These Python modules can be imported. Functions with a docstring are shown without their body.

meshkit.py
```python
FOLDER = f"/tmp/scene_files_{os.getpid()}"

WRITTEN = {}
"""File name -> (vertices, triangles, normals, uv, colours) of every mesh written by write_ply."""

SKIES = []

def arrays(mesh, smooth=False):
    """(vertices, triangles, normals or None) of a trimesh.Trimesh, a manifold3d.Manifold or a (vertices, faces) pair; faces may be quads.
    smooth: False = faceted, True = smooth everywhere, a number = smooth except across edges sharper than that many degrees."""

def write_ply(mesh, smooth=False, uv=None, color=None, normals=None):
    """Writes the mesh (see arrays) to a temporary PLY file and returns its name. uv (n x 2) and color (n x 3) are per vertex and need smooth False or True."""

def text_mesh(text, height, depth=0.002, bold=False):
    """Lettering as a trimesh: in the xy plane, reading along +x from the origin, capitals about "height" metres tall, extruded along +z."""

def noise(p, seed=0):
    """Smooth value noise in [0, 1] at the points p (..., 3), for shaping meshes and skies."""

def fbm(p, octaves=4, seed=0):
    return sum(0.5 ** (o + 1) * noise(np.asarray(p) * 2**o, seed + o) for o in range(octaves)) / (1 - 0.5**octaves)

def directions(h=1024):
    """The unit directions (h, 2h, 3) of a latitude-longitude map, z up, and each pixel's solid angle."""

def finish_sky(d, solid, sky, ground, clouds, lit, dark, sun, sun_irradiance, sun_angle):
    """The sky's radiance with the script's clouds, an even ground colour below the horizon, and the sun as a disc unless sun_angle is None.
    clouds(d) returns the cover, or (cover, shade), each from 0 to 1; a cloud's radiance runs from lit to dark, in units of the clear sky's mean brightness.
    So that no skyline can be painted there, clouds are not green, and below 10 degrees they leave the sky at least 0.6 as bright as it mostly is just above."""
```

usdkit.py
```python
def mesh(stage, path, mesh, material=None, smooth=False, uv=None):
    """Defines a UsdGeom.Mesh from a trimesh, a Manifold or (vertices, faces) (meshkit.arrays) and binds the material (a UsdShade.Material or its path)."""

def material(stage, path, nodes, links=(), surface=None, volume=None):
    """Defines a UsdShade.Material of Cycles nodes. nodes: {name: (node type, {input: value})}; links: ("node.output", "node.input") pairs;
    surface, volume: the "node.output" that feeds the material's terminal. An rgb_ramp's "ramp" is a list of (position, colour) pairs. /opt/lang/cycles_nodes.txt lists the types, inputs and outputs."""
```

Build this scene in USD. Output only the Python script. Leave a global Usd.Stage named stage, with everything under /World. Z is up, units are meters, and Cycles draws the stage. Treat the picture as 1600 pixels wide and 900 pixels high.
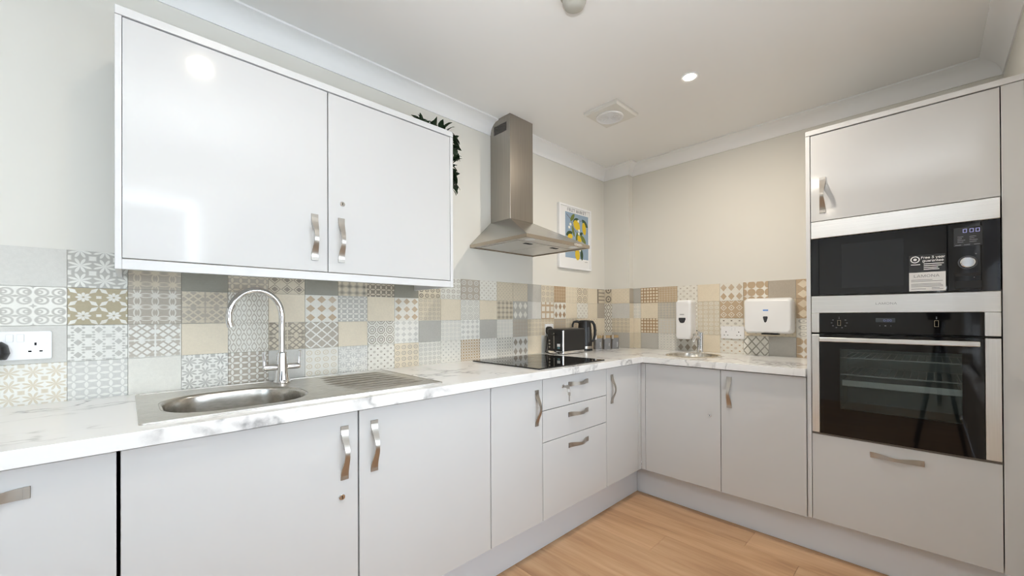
import math, random
import numpy as np, trimesh, manifold3d as m3
from shapely.geometry import Polygon, box as sbox, Point
from shapely import affinity
from pxr import Usd, UsdGeom, UsdLux, UsdShade, Gf, Sdf, Vt
import usdkit, meshkit

random.seed(7); np.random.seed(7)
stage = Usd.Stage.CreateInMemory()
UsdGeom.SetStageUpAxis(stage, 'Z'); UsdGeom.SetStageMetersPerUnit(stage, 1.0)
UsdGeom.Xform.Define(stage, '/World'); UsdGeom.Scope.Define(stage, '/World/Looks')

# ------------------------------------------------------------------ camera
FPX = 627.42
CAM = (-3.0153, -1.9258, 1.1863); YAW, PITCH, ROLL = -43.888, 0.2217, -0.246
EXPOSURE = 0.60
def camera():
    y, p, r = map(math.radians, (YAW, PITCH, ROLL))
    fw = np.array([-math.sin(y)*math.cos(p), math.cos(y)*math.cos(p), math.sin(p)])
    rt = np.array([math.cos(y), math.sin(y), 0.0]); up = np.cross(rt, fw)
    rt, up = rt*math.cos(r)+up*math.sin(r), up*math.cos(r)-rt*math.sin(r)
    c = UsdGeom.Camera.Define(stage, '/World/camera')
    c.AddTransformOp().Set(Gf.Matrix4d(*rt, 0, *up, 0, *(-fw), 0, *CAM, 1))
    c.CreateHorizontalApertureAttr(36.0); c.CreateVerticalApertureAttr(20.25)
    c.CreateFocalLengthAttr(36.0*FPX/1600)
    c.CreateVerticalApertureOffsetAttr(40.83*36.0/1600)
    c.CreateClippingRangeAttr(Gf.Vec2f(0.02, 100.0))
    c.CreateExposureAttr(EXPOSURE)
camera()

# ------------------------------------------------------------------ light
def rect_light(name, pos, rot, w, h, col, inten):
    l = UsdLux.RectLight.Define(stage, '/World/'+name)
    l.AddTranslateOp().Set(Gf.Vec3d(*pos)); l.AddRotateXYZOp().Set(Gf.Vec3f(*rot))
    l.CreateWidthAttr(w); l.CreateHeightAttr(h); l.CreateColorAttr(Gf.Vec3f(*col)); l.CreateIntensityAttr(inten)
def disk_light(name, pos, r, col, inten):
    l = UsdLux.DiskLight.Define(stage, '/World/'+name)
    l.AddTranslateOp().Set(Gf.Vec3d(*pos)); l.CreateRadiusAttr(r); l.CreateColorAttr(Gf.Vec3f(*col)); l.CreateIntensityAttr(inten)
FLASH = 3000.0
dome = UsdLux.DomeLight.Define(stage, '/World/sky'); dome.CreateIntensityAttr(1.0); dome.CreateColorAttr(Gf.Vec3f(0.75, 0.87, 1.0))
COOL = (0.92, 0.965, 1.0); WARM = (1.0, 0.90, 0.77)
# out-of-view windows opposite the sink wall, placed to light the left wall and doors
rect_light('unseen_side_daylight', (-4.35, -2.262, 1.52), (90, 0, 0), 1.25, 1.20, (0.78, 0.91, 1.0), 0.8)
rect_light('unseen_rear_daylight', (-3.175, -2.262, 1.375), (90, 0, 0), 1.06, 1.22, COOL, 3.6)
rect_light('added_fill_long_window', (-1.80, -2.262, 1.37), (90, 0, 0), 1.22, 1.22, COOL, 1.5)  # added fill, brightens the hob wall, corner and base units
# unseen flash by the camera, bounced off the ceiling to light the room
FL_POS, FL_DIR = np.array((-3.07, -2.00, 1.345)), np.array((0.40, 0.17, 0.90)); FL_DIR = FL_DIR/np.linalg.norm(FL_DIR)
def frame_z(zv):
    zv = np.array(zv, float); xv = np.cross((0, 1, 0), zv); xv /= np.linalg.norm(xv); return xv, np.cross(zv, xv), zv
fl_ = UsdLux.DiskLight.Define(stage, '/World/unseen_bounced_flash'); fx_, fy_, fz_ = frame_z(-FL_DIR)
fl_.AddTransformOp().Set(Gf.Matrix4d(*fx_, 0, *fy_, 0, *fz_, 0, *FL_POS, 1)); fl_.CreateRadiusAttr(0.035)
fl_.CreateColorAttr(Gf.Vec3f(0.92, 0.965, 1.0)); fl_.CreateIntensityAttr(FLASH)
DOWNLIGHTS = [(-0.93, -1.08), (-2.755, -1.197), (-4.1, -1.1)]  # third one is out of view, placed to light the left end
LAMP_W = [900.0, 230.0, 120.0]

# ------------------------------------------------------------------ node-graph shorthand
class V:
    def __init__(s, g, ref): s.g, s.ref = g, ref
    def _b(s, o, op, rev=False): return s.g.math(op, o, s) if rev else s.g.math(op, s, o)
    def __add__(s, o): return s._b(o, 'add')
    def __radd__(s, o): return s._b(o, 'add', True)
    def __sub__(s, o): return s._b(o, 'subtract')
    def __rsub__(s, o): return s._b(o, 'subtract', True)
    def __mul__(s, o): return s._b(o, 'multiply')
    def __rmul__(s, o): return s._b(o, 'multiply', True)
    def __truediv__(s, o): return s._b(o, 'divide')
class G:
    def __init__(s): s.nodes, s.links, s.k = {}, [], 0
    def n(s, kind, out, **kw):
        s.k += 1; name = 'n%d' % s.k; const = {}
        for a, v in kw.items():
            if isinstance(v, V): s.links.append((v.ref, name+'.'+a))
            else: const[a] = v
        s.nodes[name] = (kind, const)
        return V(s, name+'.'+out)
    def math(s, op, a, b=None, c=None):
        kw = dict(math_type=op, value1=a)
        if b is not None: kw['value2'] = b
        if c is not None: kw['value3'] = c
        return s.n('math', 'value', **kw)
    def mn(s, a, b): return s.math('minimum', a, b)
    def mx(s, a, b): return s.math('maximum', a, b)
    def ab(s, a): return s.math('absolute', a)
    def ln(s, a, b): return s.math('sqrt', a*a + b*b)
    def clamp(s, v): return s.n('clamp', 'result', value=v, min=0.0, max=1.0)
    def below(s, d, t, k=9.0): return s.clamp((t - d)*k + 0.5)
    def mix(s, f, a, b): return s.n('mix', 'color', mix_type='mix', fac=f, color1=a, color2=b)
    def build(s, name, surf): return usdkit.material(stage, '/World/Looks/'+name, s.nodes, s.links, surface=surf.ref)
    def bsdf(s, **kw): return s.n('principled_bsdf', 'BSDF', **kw)

def simple(name, col, rough=0.5, metal=0.0, spec=0.5, coat=0.0, **kw):
    g = G(); return g.build(name, g.bsdf(base_color=col, roughness=rough, metallic=metal, specular_ior_level=spec, coat_weight=coat, **kw))

def paint(name, col, rough=0.6, bump=0.02):
    g = G(); p = g.n('geometry', 'position')
    nz = g.n('noise_texture', 'fac', vector=p, scale=260.0, detail=2.0)
    nb = g.n('bump', 'normal', height=nz, strength=bump, distance=0.002)
    big = g.n('noise_texture', 'fac', vector=p, scale=1.3, detail=2.0)
    c = g.mix(big, tuple(x*0.985 for x in col), tuple(min(1, x*1.012) for x in col))
    return g.build(name, g.bsdf(base_color=c, roughness=rough, specular_ior_level=0.35, normal=nb))

M = {}
M['wall'] = paint('wall_paint', (0.735, 0.718, 0.665))
M['ceil'] = paint('ceiling_paint', (0.87, 0.865, 0.85), 0.75)
M['trim'] = paint('coving_paint', (0.89, 0.89, 0.885), 0.45, 0.0)
def gloss_white(name, col, spec=0.5):
    g = G(); p = g.n('geometry', 'position')
    nz = g.n('noise_texture', 'fac', vector=p, scale=55.0, detail=1.0)
    nb = g.n('bump', 'normal', height=nz, strength=0.012, distance=0.002)
    return g.build(name, g.bsdf(base_color=col, roughness=0.09, specular_ior_level=spec, normal=nb))
M['gloss'] = gloss_white('gloss_door', (0.655, 0.657, 0.660))
M['carcass'] = simple('carcass_white', (0.72, 0.725, 0.735), 0.3)
M['plinth'] = simple('plinth_grey', (0.74, 0.78, 0.84), 0.28)
M['white_plastic'] = simple('white_plastic', (0.85, 0.85, 0.86), 0.28)
M['offwhite_plastic'] = simple('offwhite_plastic', (0.84, 0.845, 0.85), 0.25)
M['black_plastic'] = simple('black_plastic', (0.012, 0.012, 0.013), 0.35)
M['grey_plastic'] = simple('grey_plastic', (0.035, 0.037, 0.042), 0.3)
M['dark_void'] = simple('dark_void', (0.01, 0.01, 0.01), 0.8)
M['black_glass'] = simple('black_glass', (0.004, 0.004, 0.005), 0.03, spec=0.5)
M['micro_glass'] = simple('microwave_glass', (0.008, 0.009, 0.012), 0.04, spec=0.6)
M['chrome'] = simple('chrome', (0.80, 0.80, 0.81), 0.06, 1.0)
M['nickel'] = simple('satin_nickel', (0.52, 0.49, 0.45), 0.33, 1.0)
def steel(name, col, rough, axis, stretch=(400, 8)):
    g = G(); p = g.n('geometry', 'position')
    sc = [stretch[0]]*3; sc['xyz'.index(axis)] = stretch[1]
    mp = g.n('mapping', 'vector', vector=p, scale=tuple(sc))
    nz = g.n('noise_texture', 'fac', vector=mp, scale=1.0, detail=3.0)
    r = nz*0.05 + (rough-0.025)
    nb = g.n('bump', 'normal', height=nz, strength=0.012, distance=0.001)
    return g.build(name, g.bsdf(base_color=col, metallic=1.0, roughness=r, normal=nb))
M['steel_x'] = steel('brushed_steel_x', (0.62, 0.60, 0.57), 0.30, 'x')
M['steel_y'] = steel('brushed_steel_y', (0.90, 0.90, 0.90), 0.34, 'y', (900, 6))
M['steel_z'] = steel('brushed_steel_z', (0.88, 0.88, 0.88), 0.34, 'z', (900, 6))
M['hood_z'] = steel('hood_steel_dim_reflection_z', (0.40, 0.37, 0.33), 0.27, 'z', (700, 4))  # colour darkened to stand for the dim room the chimney mirrors
M['hood_x'] = steel('hood_steel_x', (0.50, 0.475, 0.44), 0.21, 'x', (700, 4))
M['sink'] = steel('sink_steel', (0.60, 0.575, 0.535), 0.26, 'x', (120, 30))
M['basin'] = steel('basin_steel', (0.74, 0.70, 0.63), 0.2, 'x', (60, 40))
M['filter'] = simple('hood_filter', (0.62, 0.60, 0.57), 0.4, 0.75)
M['canister'] = simple('canister_grey', (0.20, 0.20, 0.205), 0.4)
M['bamboo'] = simple('canister_lid', (0.36, 0.25, 0.12), 0.45)
M['paper'] = simple('sticker_white', (0.80, 0.80, 0.80), 0.5)
M['ink'] = simple('ink_dark', (0.03, 0.03, 0.035), 0.6)
M['ink_grey'] = simple('ink_grey', (0.30, 0.30, 0.32), 0.6)
M['ink_white'] = simple('ink_white', (0.8, 0.8, 0.8), 0.5)
M['ink_faint'] = simple('ink_faint', (0.30, 0.31, 0.34), 0.5)
M['ink_blue'] = simple('ink_blue', (0.12, 0.32, 0.75), 0.5)
M['brass'] = simple('knob_outline', (0.45, 0.40, 0.28), 0.35, 1.0)
M['lemon_sky'] = simple('print_blue', (0.28, 0.38, 0.50), 0.45)
M['lemon'] = simple('print_lemon', (0.72, 0.50, 0.02), 0.45)
M['leaf_print'] = simple('print_leaf', (0.16, 0.20, 0.04), 0.45)
M['leaf_print_dark'] = simple('print_leaf_dark', (0.035, 0.075, 0.035), 0.45)
M['stem_print'] = simple('print_stem', (0.16, 0.12, 0.09), 0.45)
M['blossom'] = simple('print_blossom', (0.80, 0.80, 0.70), 0.45)
M['cavity'] = simple('oven_enamel', (0.62, 0.67, 0.67), 0.35)
M['rack'] = simple('rack_wire', (0.9, 0.9, 0.9), 0.35, 0.4)
M['stem'] = simple('vine_stem', (0.06, 0.08, 0.03), 0.6)
M['sealant'] = simple('sealant', (0.72, 0.72, 0.72), 0.4)
M['cook_print'] = simple('hob_print', (0.05, 0.05, 0.05), 0.2)

def emission(name, col, strength):
    g = G(); return g.build(name, g.n('emission', 'emission', color=col, strength=strength))
M['lamp'] = emission('lamp_lens', (1.0, 0.88, 0.70), 60.0)
M['led'] = emission('display_digits', (0.55, 0.55, 1.0), 0.4)
M['led_dim'] = emission('display_digits_dim', (0.42, 0.46, 0.85), 0.35)

def leaf_mat():
    g = G(); p = g.n('geometry', 'position')
    rnd = g.n('geometry', 'random_per_island')
    c = g.mix(rnd, (0.014, 0.034, 0.012), (0.110, 0.180, 0.050))
    d = g.bsdf(base_color=c, roughness=0.4)
    t = g.n('translucent_bsdf', 'BSDF', color=(0.06, 0.12, 0.02))
    return g.build('vine_leaf', g.n('mix_closure', 'closure', fac=0.15, closure1=d, closure2=t))
M['leaf'] = leaf_mat()

def pane(name, tint, ior=1.5):
    g = G()
    fr = g.n('fresnel', 'fac', IOR=ior)
    t = g.n('transparent_bsdf', 'BSDF', color=tint)
    gl = g.n('glossy_bsdf', 'BSDF', color=(1, 1, 1), roughness=0.01)
    return g.build(name, g.n('mix_closure', 'closure', fac=fr, closure1=t, closure2=gl))
M['oven_pane'] = pane('oven_pane', (0.76, 0.80, 0.80))
M['clear_pane'] = pane('clear_pane', (0.97, 0.98, 0.98))

def marble():
    g = G(); p = g.n('geometry', 'position')
    w = g.n('noise_texture', 'color', vector=p, scale=2.6, detail=4.0, roughness=0.6)
    wa = g.n('vector_math', 'vector', math_type='scale', vector1=w, scale=0.5)
    q = g.n('vector_math', 'vector', math_type='add', vector1=p, vector2=wa)
    rot = g.n('mapping', 'vector', vector=q, rotation=(0.3, 0.5, 0.7), scale=(1.0, 1.9, 1.4))
    a = g.n('noise_texture', 'fac', vector=rot, scale=3.2, detail=3.0, roughness=0.5)
    rid = g.ab(a - 0.5)
    fine = g.n('noise_texture', 'fac', vector=p, scale=38.0, detail=4.0, roughness=0.65)
    vein = g.clamp((0.045 - rid)*26.0)
    m2 = g.n('noise_texture', 'fac', vector=p, scale=3.4, detail=2.0)
    vein = vein * g.clamp((m2 - 0.46)*6.0) * g.clamp((fine - 0.25)*2.6)
    soft = g.clamp((0.085 - rid)*8.0) * g.clamp((m2 - 0.43)*4.0) * fine * 1.3
    c = g.mix(soft*0.5, (0.89, 0.89, 0.885), (0.52, 0.52, 0.53))
    c = g.mix(vein*0.85, c, (0.20, 0.20, 0.21))
    return g.build('marble_laminate', g.bsdf(base_color=c, roughness=0.13, specular_ior_level=0.5))
M['marble'] = marble()

def wood(i):
    rr = random.Random(50+i); t = rr.uniform(0.88, 1.1); off = (rr.uniform(0, 50), rr.uniform(0, 50), 0)
    g = G(); p = g.n('geometry', 'position')
    m_ = g.n('mapping', 'vector', vector=p, location=off, scale=(26.0, 1.6, 1.0))
    a = g.n('noise_texture', 'fac', vector=m_, scale=1.0, detail=6.0, roughness=0.62, distortion=0.6)
    mm = g.n('mapping', 'vector', vector=p, location=off, scale=(7.0, 1.1, 1.0))
    b = g.n('noise_texture', 'fac', vector=mm, scale=1.0, detail=3.0, distortion=1.2)
    f = g.clamp((a*0.55 + b*0.60 - 0.33)*2.2)
    c = g.n('rgb_ramp', 'color', fac=f, ramp=[(0, tuple(t*x for x in (0.345, 0.19, 0.10))), (0.5, tuple(t*x for x in (0.53, 0.317, 0.175))), (1, tuple(t*x for x in (0.65, 0.425, 0.25)))])
    nb = g.n('bump', 'normal', height=a, strength=0.05, distance=0.002)
    return g.build('oak_plank_%d' % i, g.bsdf(base_color=c, roughness=0.42, specular_ior_level=0.4, normal=nb))
WOODS = [wood(i) for i in range(5)]

# ---- printed tiles: patterns in tile coordinates
C = dict(white=(0.74, 0.735, 0.70), off=(0.70, 0.685, 0.635), cream=(0.70, 0.625, 0.50), grey=(0.44, 0.43, 0.40), lgrey=(0.57, 0.565, 0.54), dgrey=(0.27, 0.26, 0.22),
         taupe=(0.42, 0.375, 0.315), dtaupe=(0.25, 0.215, 0.175), olive=(0.40, 0.345, 0.235), beige=(0.60, 0.54, 0.43), tan=(0.47, 0.36, 0.245), brown=(0.33, 0.215, 0.12), dark=(0.13, 0.115, 0.10))
def pat_mask(g, kind, n):
    uv = g.n('uvmap', 'UV', attribute='st')
    sx = g.n('separate_xyz', 'x', vector=uv); ref = sx.ref.split('.')[0]
    sy = V(g, ref+'.y')
    nx, ny = n if isinstance(n, tuple) else (n, n)
    p = g.math('fraction', sx*float(nx))*2.0 - 1.0; q = g.math('fraction', sy*float(ny))*2.0 - 1.0
    a, b = g.ab(p), g.ab(q)
    r = g.ln(a, b)
    if kind == 'petal':
        d1, d2, d3 = g.ln(a-1.0, b-1.0), g.ln(a-1.0, b+1.0), g.ln(a+1.0, b-1.0)
        return g.below(g.mn(g.mx(d1, d2), g.mx(d1, d3)), 1.33)
    if kind == 'rings':
        d1, d2, d3 = g.ln(a-1.0, b-1.0), g.ln(a-1.0, b+1.0), g.ln(a+1.0, b-1.0)
        return g.clamp(g.below(g.ab(d1-1.36), 0.07) + g.below(g.ab(d2-1.36), 0.07) + g.below(g.ab(d3-1.36), 0.07) + g.below(g.ab(a+b-0.34), 0.08) + g.below(g.ab(d1-1.1), 0.05))
    if kind == 'diamond': return g.below(a+b, 0.82)
    if kind == 'diamond2':
        return g.clamp(g.below(a+b, 0.55) + g.below(g.ab(a+b-0.9), 0.09))
    if kind == 'lattice':
        return g.clamp(g.below(g.ab(a+b-1.0), 0.19, 7.0))
    if kind == 'outline': return g.clamp(g.below(g.ab(a+b-0.72), 0.12) + g.below(a+b, 0.22))
    if kind == 'flower':
        th = g.math('arctan2', b, a)
        c4 = g.ab(g.math('cosine', th*4.0))
        pet = g.below(r - (0.36 + 0.60*c4)*1.0, 0.0, 8.0)*g.below(0.14, r, 12.0)
        return pet
    if kind == 'star':
        th = g.math('arctan2', b, a)
        c4 = g.ab(g.math('sine', th*4.0))
        pet = g.below(r - 0.98*c4, 0.0, 6.0)
        return g.clamp(pet + g.below(g.mx(g.ab(a-1.0), g.ab(b-1.0)), 0.30))
    if kind == 'olive':
        th = g.math('arctan2', b, a); c4 = g.ab(g.math('cosine', th*4.0))
        fl = g.below(r - 0.50*(0.62+0.38*c4), 0.0, 10.0)*g.below(0.09, r, 14.0)*g.below(0.10, c4, 7.0)
        e1, e2 = g.ab(a-0.62), g.ab(b-0.62)
        leaf = g.below(g.ab(a-b)*1.5 + g.ab(a+b-1.34)*0.72, 0.42, 8.0)
        return g.clamp(fl + leaf + g.below(g.mx(g.ab(a-1.0), b*1.2), 0.17, 14.0))
    if kind == 'ring': return g.clamp(g.below(g.ab(r-0.60), 0.13) + g.below(r, 0.2))
    if kind == 'octagon':
        o = g.mx(g.mx(a, b), (a+b)*0.72)
        return g.clamp(g.below(g.ab(o-0.74), 0.09) + g.below(g.ab(o-0.34), 0.09) + g.below(g.ab((2.0-a-b)-0.34), 0.07))
    if kind == 'squares': return g.below(g.mx(a, b), 0.70)
    if kind == 'scroll':
        d = g.ln(a-0.50, b-0.42)
        return g.clamp(g.below(g.ab(d-0.36), 0.075, 12.0) + g.below(g.ab(g.ln(a-0.62, b-0.42)-0.14), 0.06, 12.0) + g.below(g.mx(g.ab(a-1.0), g.ab(b-1.0))+g.mn(g.ab(a-1.0), g.ab(b-1.0))*2.0, 0.25, 10.0) + g.below(a+b*3.0, 0.35, 10.0))
    if kind == 'flourish':
        l1 = g.ab(g.math('fraction', (p+q)*1.25+4.0)-0.5); l2 = g.ab(g.math('fraction', (p-q)*1.25+4.0)-0.5)
        lat = g.clamp(g.below(l1, 0.13, 9.0) + g.below(l2, 0.13, 9.0))
        cor = g.below(g.ln(a-0.80, b-0.80), 0.26)
        return g.clamp(lat*g.below(a+b, 1.35, 8.0) + cor)*g.below(g.mx(a, b), 0.93, 12.0)
    if kind == 'astroid': return g.below(g.math('sqrt', a) + g.math('sqrt', b), 1.12, 5.0)
    if kind == 'dots': return g.below(r, 0.46, 6.0)
    if kind == 'hex':
        o = g.mx(a, b*0.55 + a*0.72)
        o2 = g.mx(g.ab(a-1.0), g.ab(b-1.0)*0.55 + g.ab(a-1.0)*0.72)
        m = g.mn(o, o2)
        return g.clamp(g.below(g.ab(m-0.44), 0.09, 9.0))
    if kind == 'geo':
        return g.clamp(g.below(a*1.2+b, 0.52) + g.below(g.mx(g.ab(a-1.0), g.ab(b-1.0)), 0.30) + g.below(g.ln(a-0.5, (b-0.78)*1.3), 0.17) + g.below(g.ln(a-0.52, b-0.36), 0.16))
    if kind == 'sqdots': return g.clamp(g.below(g.mx(a, b), 0.22) + g.below(g.ln(a-1.0, b-1.0), 0.4)*0.5)
    raise ValueError(kind)
TILE_MATS = {}
def tile_mat(kind, n=3, bg='white', fg='taupe', gain=1.0):
    key = (kind, n, bg, fg, gain)
    if key in TILE_MATS: return TILE_MATS[key]
    g = G(); p = g.n('geometry', 'position')
    nz = g.n('noise_texture', 'fac', vector=p, scale=120.0, detail=4.0, roughness=0.7)
    nb_ = g.n('noise_texture', 'fac', vector=p, scale=9.0, detail=3.0)
    ca = C[bg]
    if kind == 'plain': base = ca
    else:
        mk = pat_mask(g, kind, n)
        wear = g.clamp(nb_*0.9 + 0.45)
        base = g.mix(mk*wear*gain, ca, C[fg])
    f = g.clamp((nz*0.6 + nb_*0.4 - 0.36)*3.0)
    c = g.n('mix', 'color', mix_type='multiply', fac=1.0, color1=base, color2=g.mix(f, (1.03, 1.02, 1.0), (1.15, 1.14, 1.12)))
    TILE_MATS[key] = g.build('tile_print_%03d' % len(TILE_MATS), g.bsdf(base_color=c, roughness=0.42, specular_ior_level=0.35))
    return TILE_MATS[key]

# ------------------------------------------------------------------ prim helpers
USED, ORIGIN = set(), {}
def numbered(parent, name):
    path = parent + '/' + name; k = 0
    while path in USED: k += 1; path = '%s/%s_%03d' % (parent, name, k)
    USED.add(path); return path
def tag(prim, label=None, cat=None, group=None, kind=None):
    for k, v in (('label', label), ('category', cat), ('group', group), ('kind', kind)):
        if v: prim.SetCustomDataByKey(k, v)
def thing(name, label, cat, loc=(0, 0, 0), group=None, kind=None):
    path = numbered('/World', name); x = UsdGeom.Xform.Define(stage, path); x.AddTranslateOp().Set(Gf.Vec3d(*loc))
    ORIGIN[path] = np.array(loc, float); tag(x.GetPrim(), label, cat, group, kind); return path
def obj(name, mesh, mat, parent=None, smooth=False, label=None, cat=None, group=None, kind=None, uv=None):
    path = numbered(parent or '/World', name)
    o = ORIGIN.get(parent, np.zeros(3)) if parent else np.zeros(3); ORIGIN[path] = o
    v, f, _ = meshkit.arrays(mesh); v = v - o
    prim = usdkit.mesh(stage, path, (v, f), M.get(mat, mat) if isinstance(mat, str) else mat, smooth=smooth, uv=uv).GetPrim()
    tag(prim, label, cat, group, kind); return path
def struct(name, mesh, mat, label, **kw): return obj(name, mesh, mat, label=label, kind='structure', **kw)

# ------------------------------------------------------------------ shape helpers
def bx(x0, x1, y0, y1, z0, z1, b=0.0):
    x0, x1 = min(x0, x1), max(x0, x1); y0, y1 = min(y0, y1), max(y0, y1); z0, z1 = min(z0, z1), max(z0, z1)
    if b <= 0: 
        t = trimesh.creation.box((x1-x0, y1-y0, z1-z0)); t.apply_translation(((x0+x1)/2, (y0+y1)/2, (z0+z1)/2)); return t
    P = []
    for sx in (0, 1):
        for sy in (0, 1):
            for sz in (0, 1):
                X, Y, Z = (x0, x1)[sx], (y0, y1)[sy], (z0, z1)[sz]; ix, iy, iz = (b, -b)[sx], (b, -b)[sy], (b, -b)[sz]
                P += [(X, Y+iy, Z+iz), (X+ix, Y, Z+iz), (X+ix, Y+iy, Z)]
    return hull(P)
def hull(P): return trimesh.Trimesh(np.array(P), process=False).convex_hull
def cat_(*ms): return trimesh.util.concatenate([m for m in ms])
def lathe(prof, c=(0, 0, 0), seg=40):
    prof = np.array(prof, float); n = len(prof); a = np.arange(seg)*2*np.pi/seg
    v = np.stack([prof[:, 0][:, None]*np.cos(a), prof[:, 0][:, None]*np.sin(a), np.repeat(prof[:, 1][:, None], seg, 1)], -1).reshape(-1, 3)
    F = []
    for i in range(n-1):
        for j in range(seg):
            k = (j+1) % seg; F += [(i*seg+j, i*seg+k, (i+1)*seg+k), (i*seg+j, (i+1)*seg+k, (i+1)*seg+j)]
    t = trimesh.Trimesh(v, F, process=False); t.merge_vertices(); t.update_faces(t.nondegenerate_faces()); t.apply_translation(c)
    return t
def disc(c, r, h, axis='z', seg=32, b=0.0):
    """cylinder from c, h long along +axis, with a chamfer"""
    m = lathe([(0, 0), (r-b, 0), (r, b), (r, h-b), (r-b, h), (0, h)], seg=seg)
    if axis == 'x': m.apply_transform(trimesh.transformations.rotation_matrix(np.pi/2, (0, 1, 0)))
    if axis == '-x': m.apply_transform(trimesh.transformations.rotation_matrix(-np.pi/2, (0, 1, 0)))
    if axis == '-y': m.apply_transform(trimesh.transformations.rotation_matrix(np.pi/2, (1, 0, 0)))
    if axis == '-z': m.apply_transform(trimesh.transformations.rotation_matrix(np.pi, (1, 0, 0)))
    m.apply_translation(c); return m
def tube(pts, r, sides=12):
    p = np.array(pts, float); n = len(p); r = np.broadcast_to(np.array(r, float), (n,))
    t = np.gradient(p, axis=0); t /= np.linalg.norm(t, axis=1, keepdims=True)
    u = np.cross(t[0], (0, 0, 1) if abs(t[0][2]) < .9 else (1, 0, 0)); u /= np.linalg.norm(u)
    ang = np.arange(sides)*2*np.pi/sides; rings = []
    for i in range(n):
        u = u - t[i]*(u @ t[i]); u /= np.linalg.norm(u); w = np.cross(t[i], u)
        rings.append(p[i] + r[i]*(np.cos(ang)[:, None]*u + np.sin(ang)[:, None]*w))
    v = np.vstack(rings + [p[:1], p[-1:]]); F = []
    for i in range(n-1):
        for j in range(sides):
            k = (j+1) % sides; F += [(i*sides+j, i*sides+k, (i+1)*sides+k), (i*sides+j, (i+1)*sides+k, (i+1)*sides+j)]
    for j in range(sides):
        k = (j+1) % sides; F += [(n*sides, k, j), (n*sides+1, (n-1)*sides+j, (n-1)*sides+k)]
    m = trimesh.Trimesh(v, F, process=False); trimesh.repair.fix_normals(m); return m
def extr(poly, h, z=0.0):
    ps = list(getattr(poly, 'geoms', [poly]))
    ms = [trimesh.creation.extrude_polygon(g, h, engine='earcut') for g in ps]
    m = cat_(*ms); m.apply_translation((0, 0, z)); return m
def rrect(x0, x1, y0, y1, r, seg=8): return sbox(x0+r, y0+r, x1-r, y1-r).buffer(r, quad_segs=seg)
def contour(x0, x1, y0, y1, r, seg=10):
    P = []
    for cx, cy, a0 in ((x1-r, y1-r, 0), (x0+r, y1-r, 90), (x0+r, y0+r, 180), (x1-r, y0+r, 270)):
        for k in range(seg+1):
            a = math.radians(a0+90*k/seg); P.append((cx+r*math.cos(a), cy+r*math.sin(a)))
    return np.array(P)
def loft(rings, cap0=True, cap1=True):
    n = len(rings[0]); v = np.vstack(rings); F = []
    for i in range(len(rings)-1):
        for j in range(n):
            k = (j+1) % n; F += [(i*n+j, i*n+k, (i+1)*n+k), (i*n+j, (i+1)*n+k, (i+1)*n+j)]
    if cap0: v = np.vstack([v, rings[0].mean(0)]); F += [(len(v)-1, (j+1) % n, j) for j in range(n)]
    if cap1: v = np.vstack([v, rings[-1].mean(0)]); o = (len(rings)-1)*n; F += [(len(v)-1, o+j, o+(j+1) % n) for j in range(n)]
    m = trimesh.Trimesh(v, F, process=False); return m
def lift(c, z): return np.column_stack([c, np.full(len(c), z)])
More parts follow.
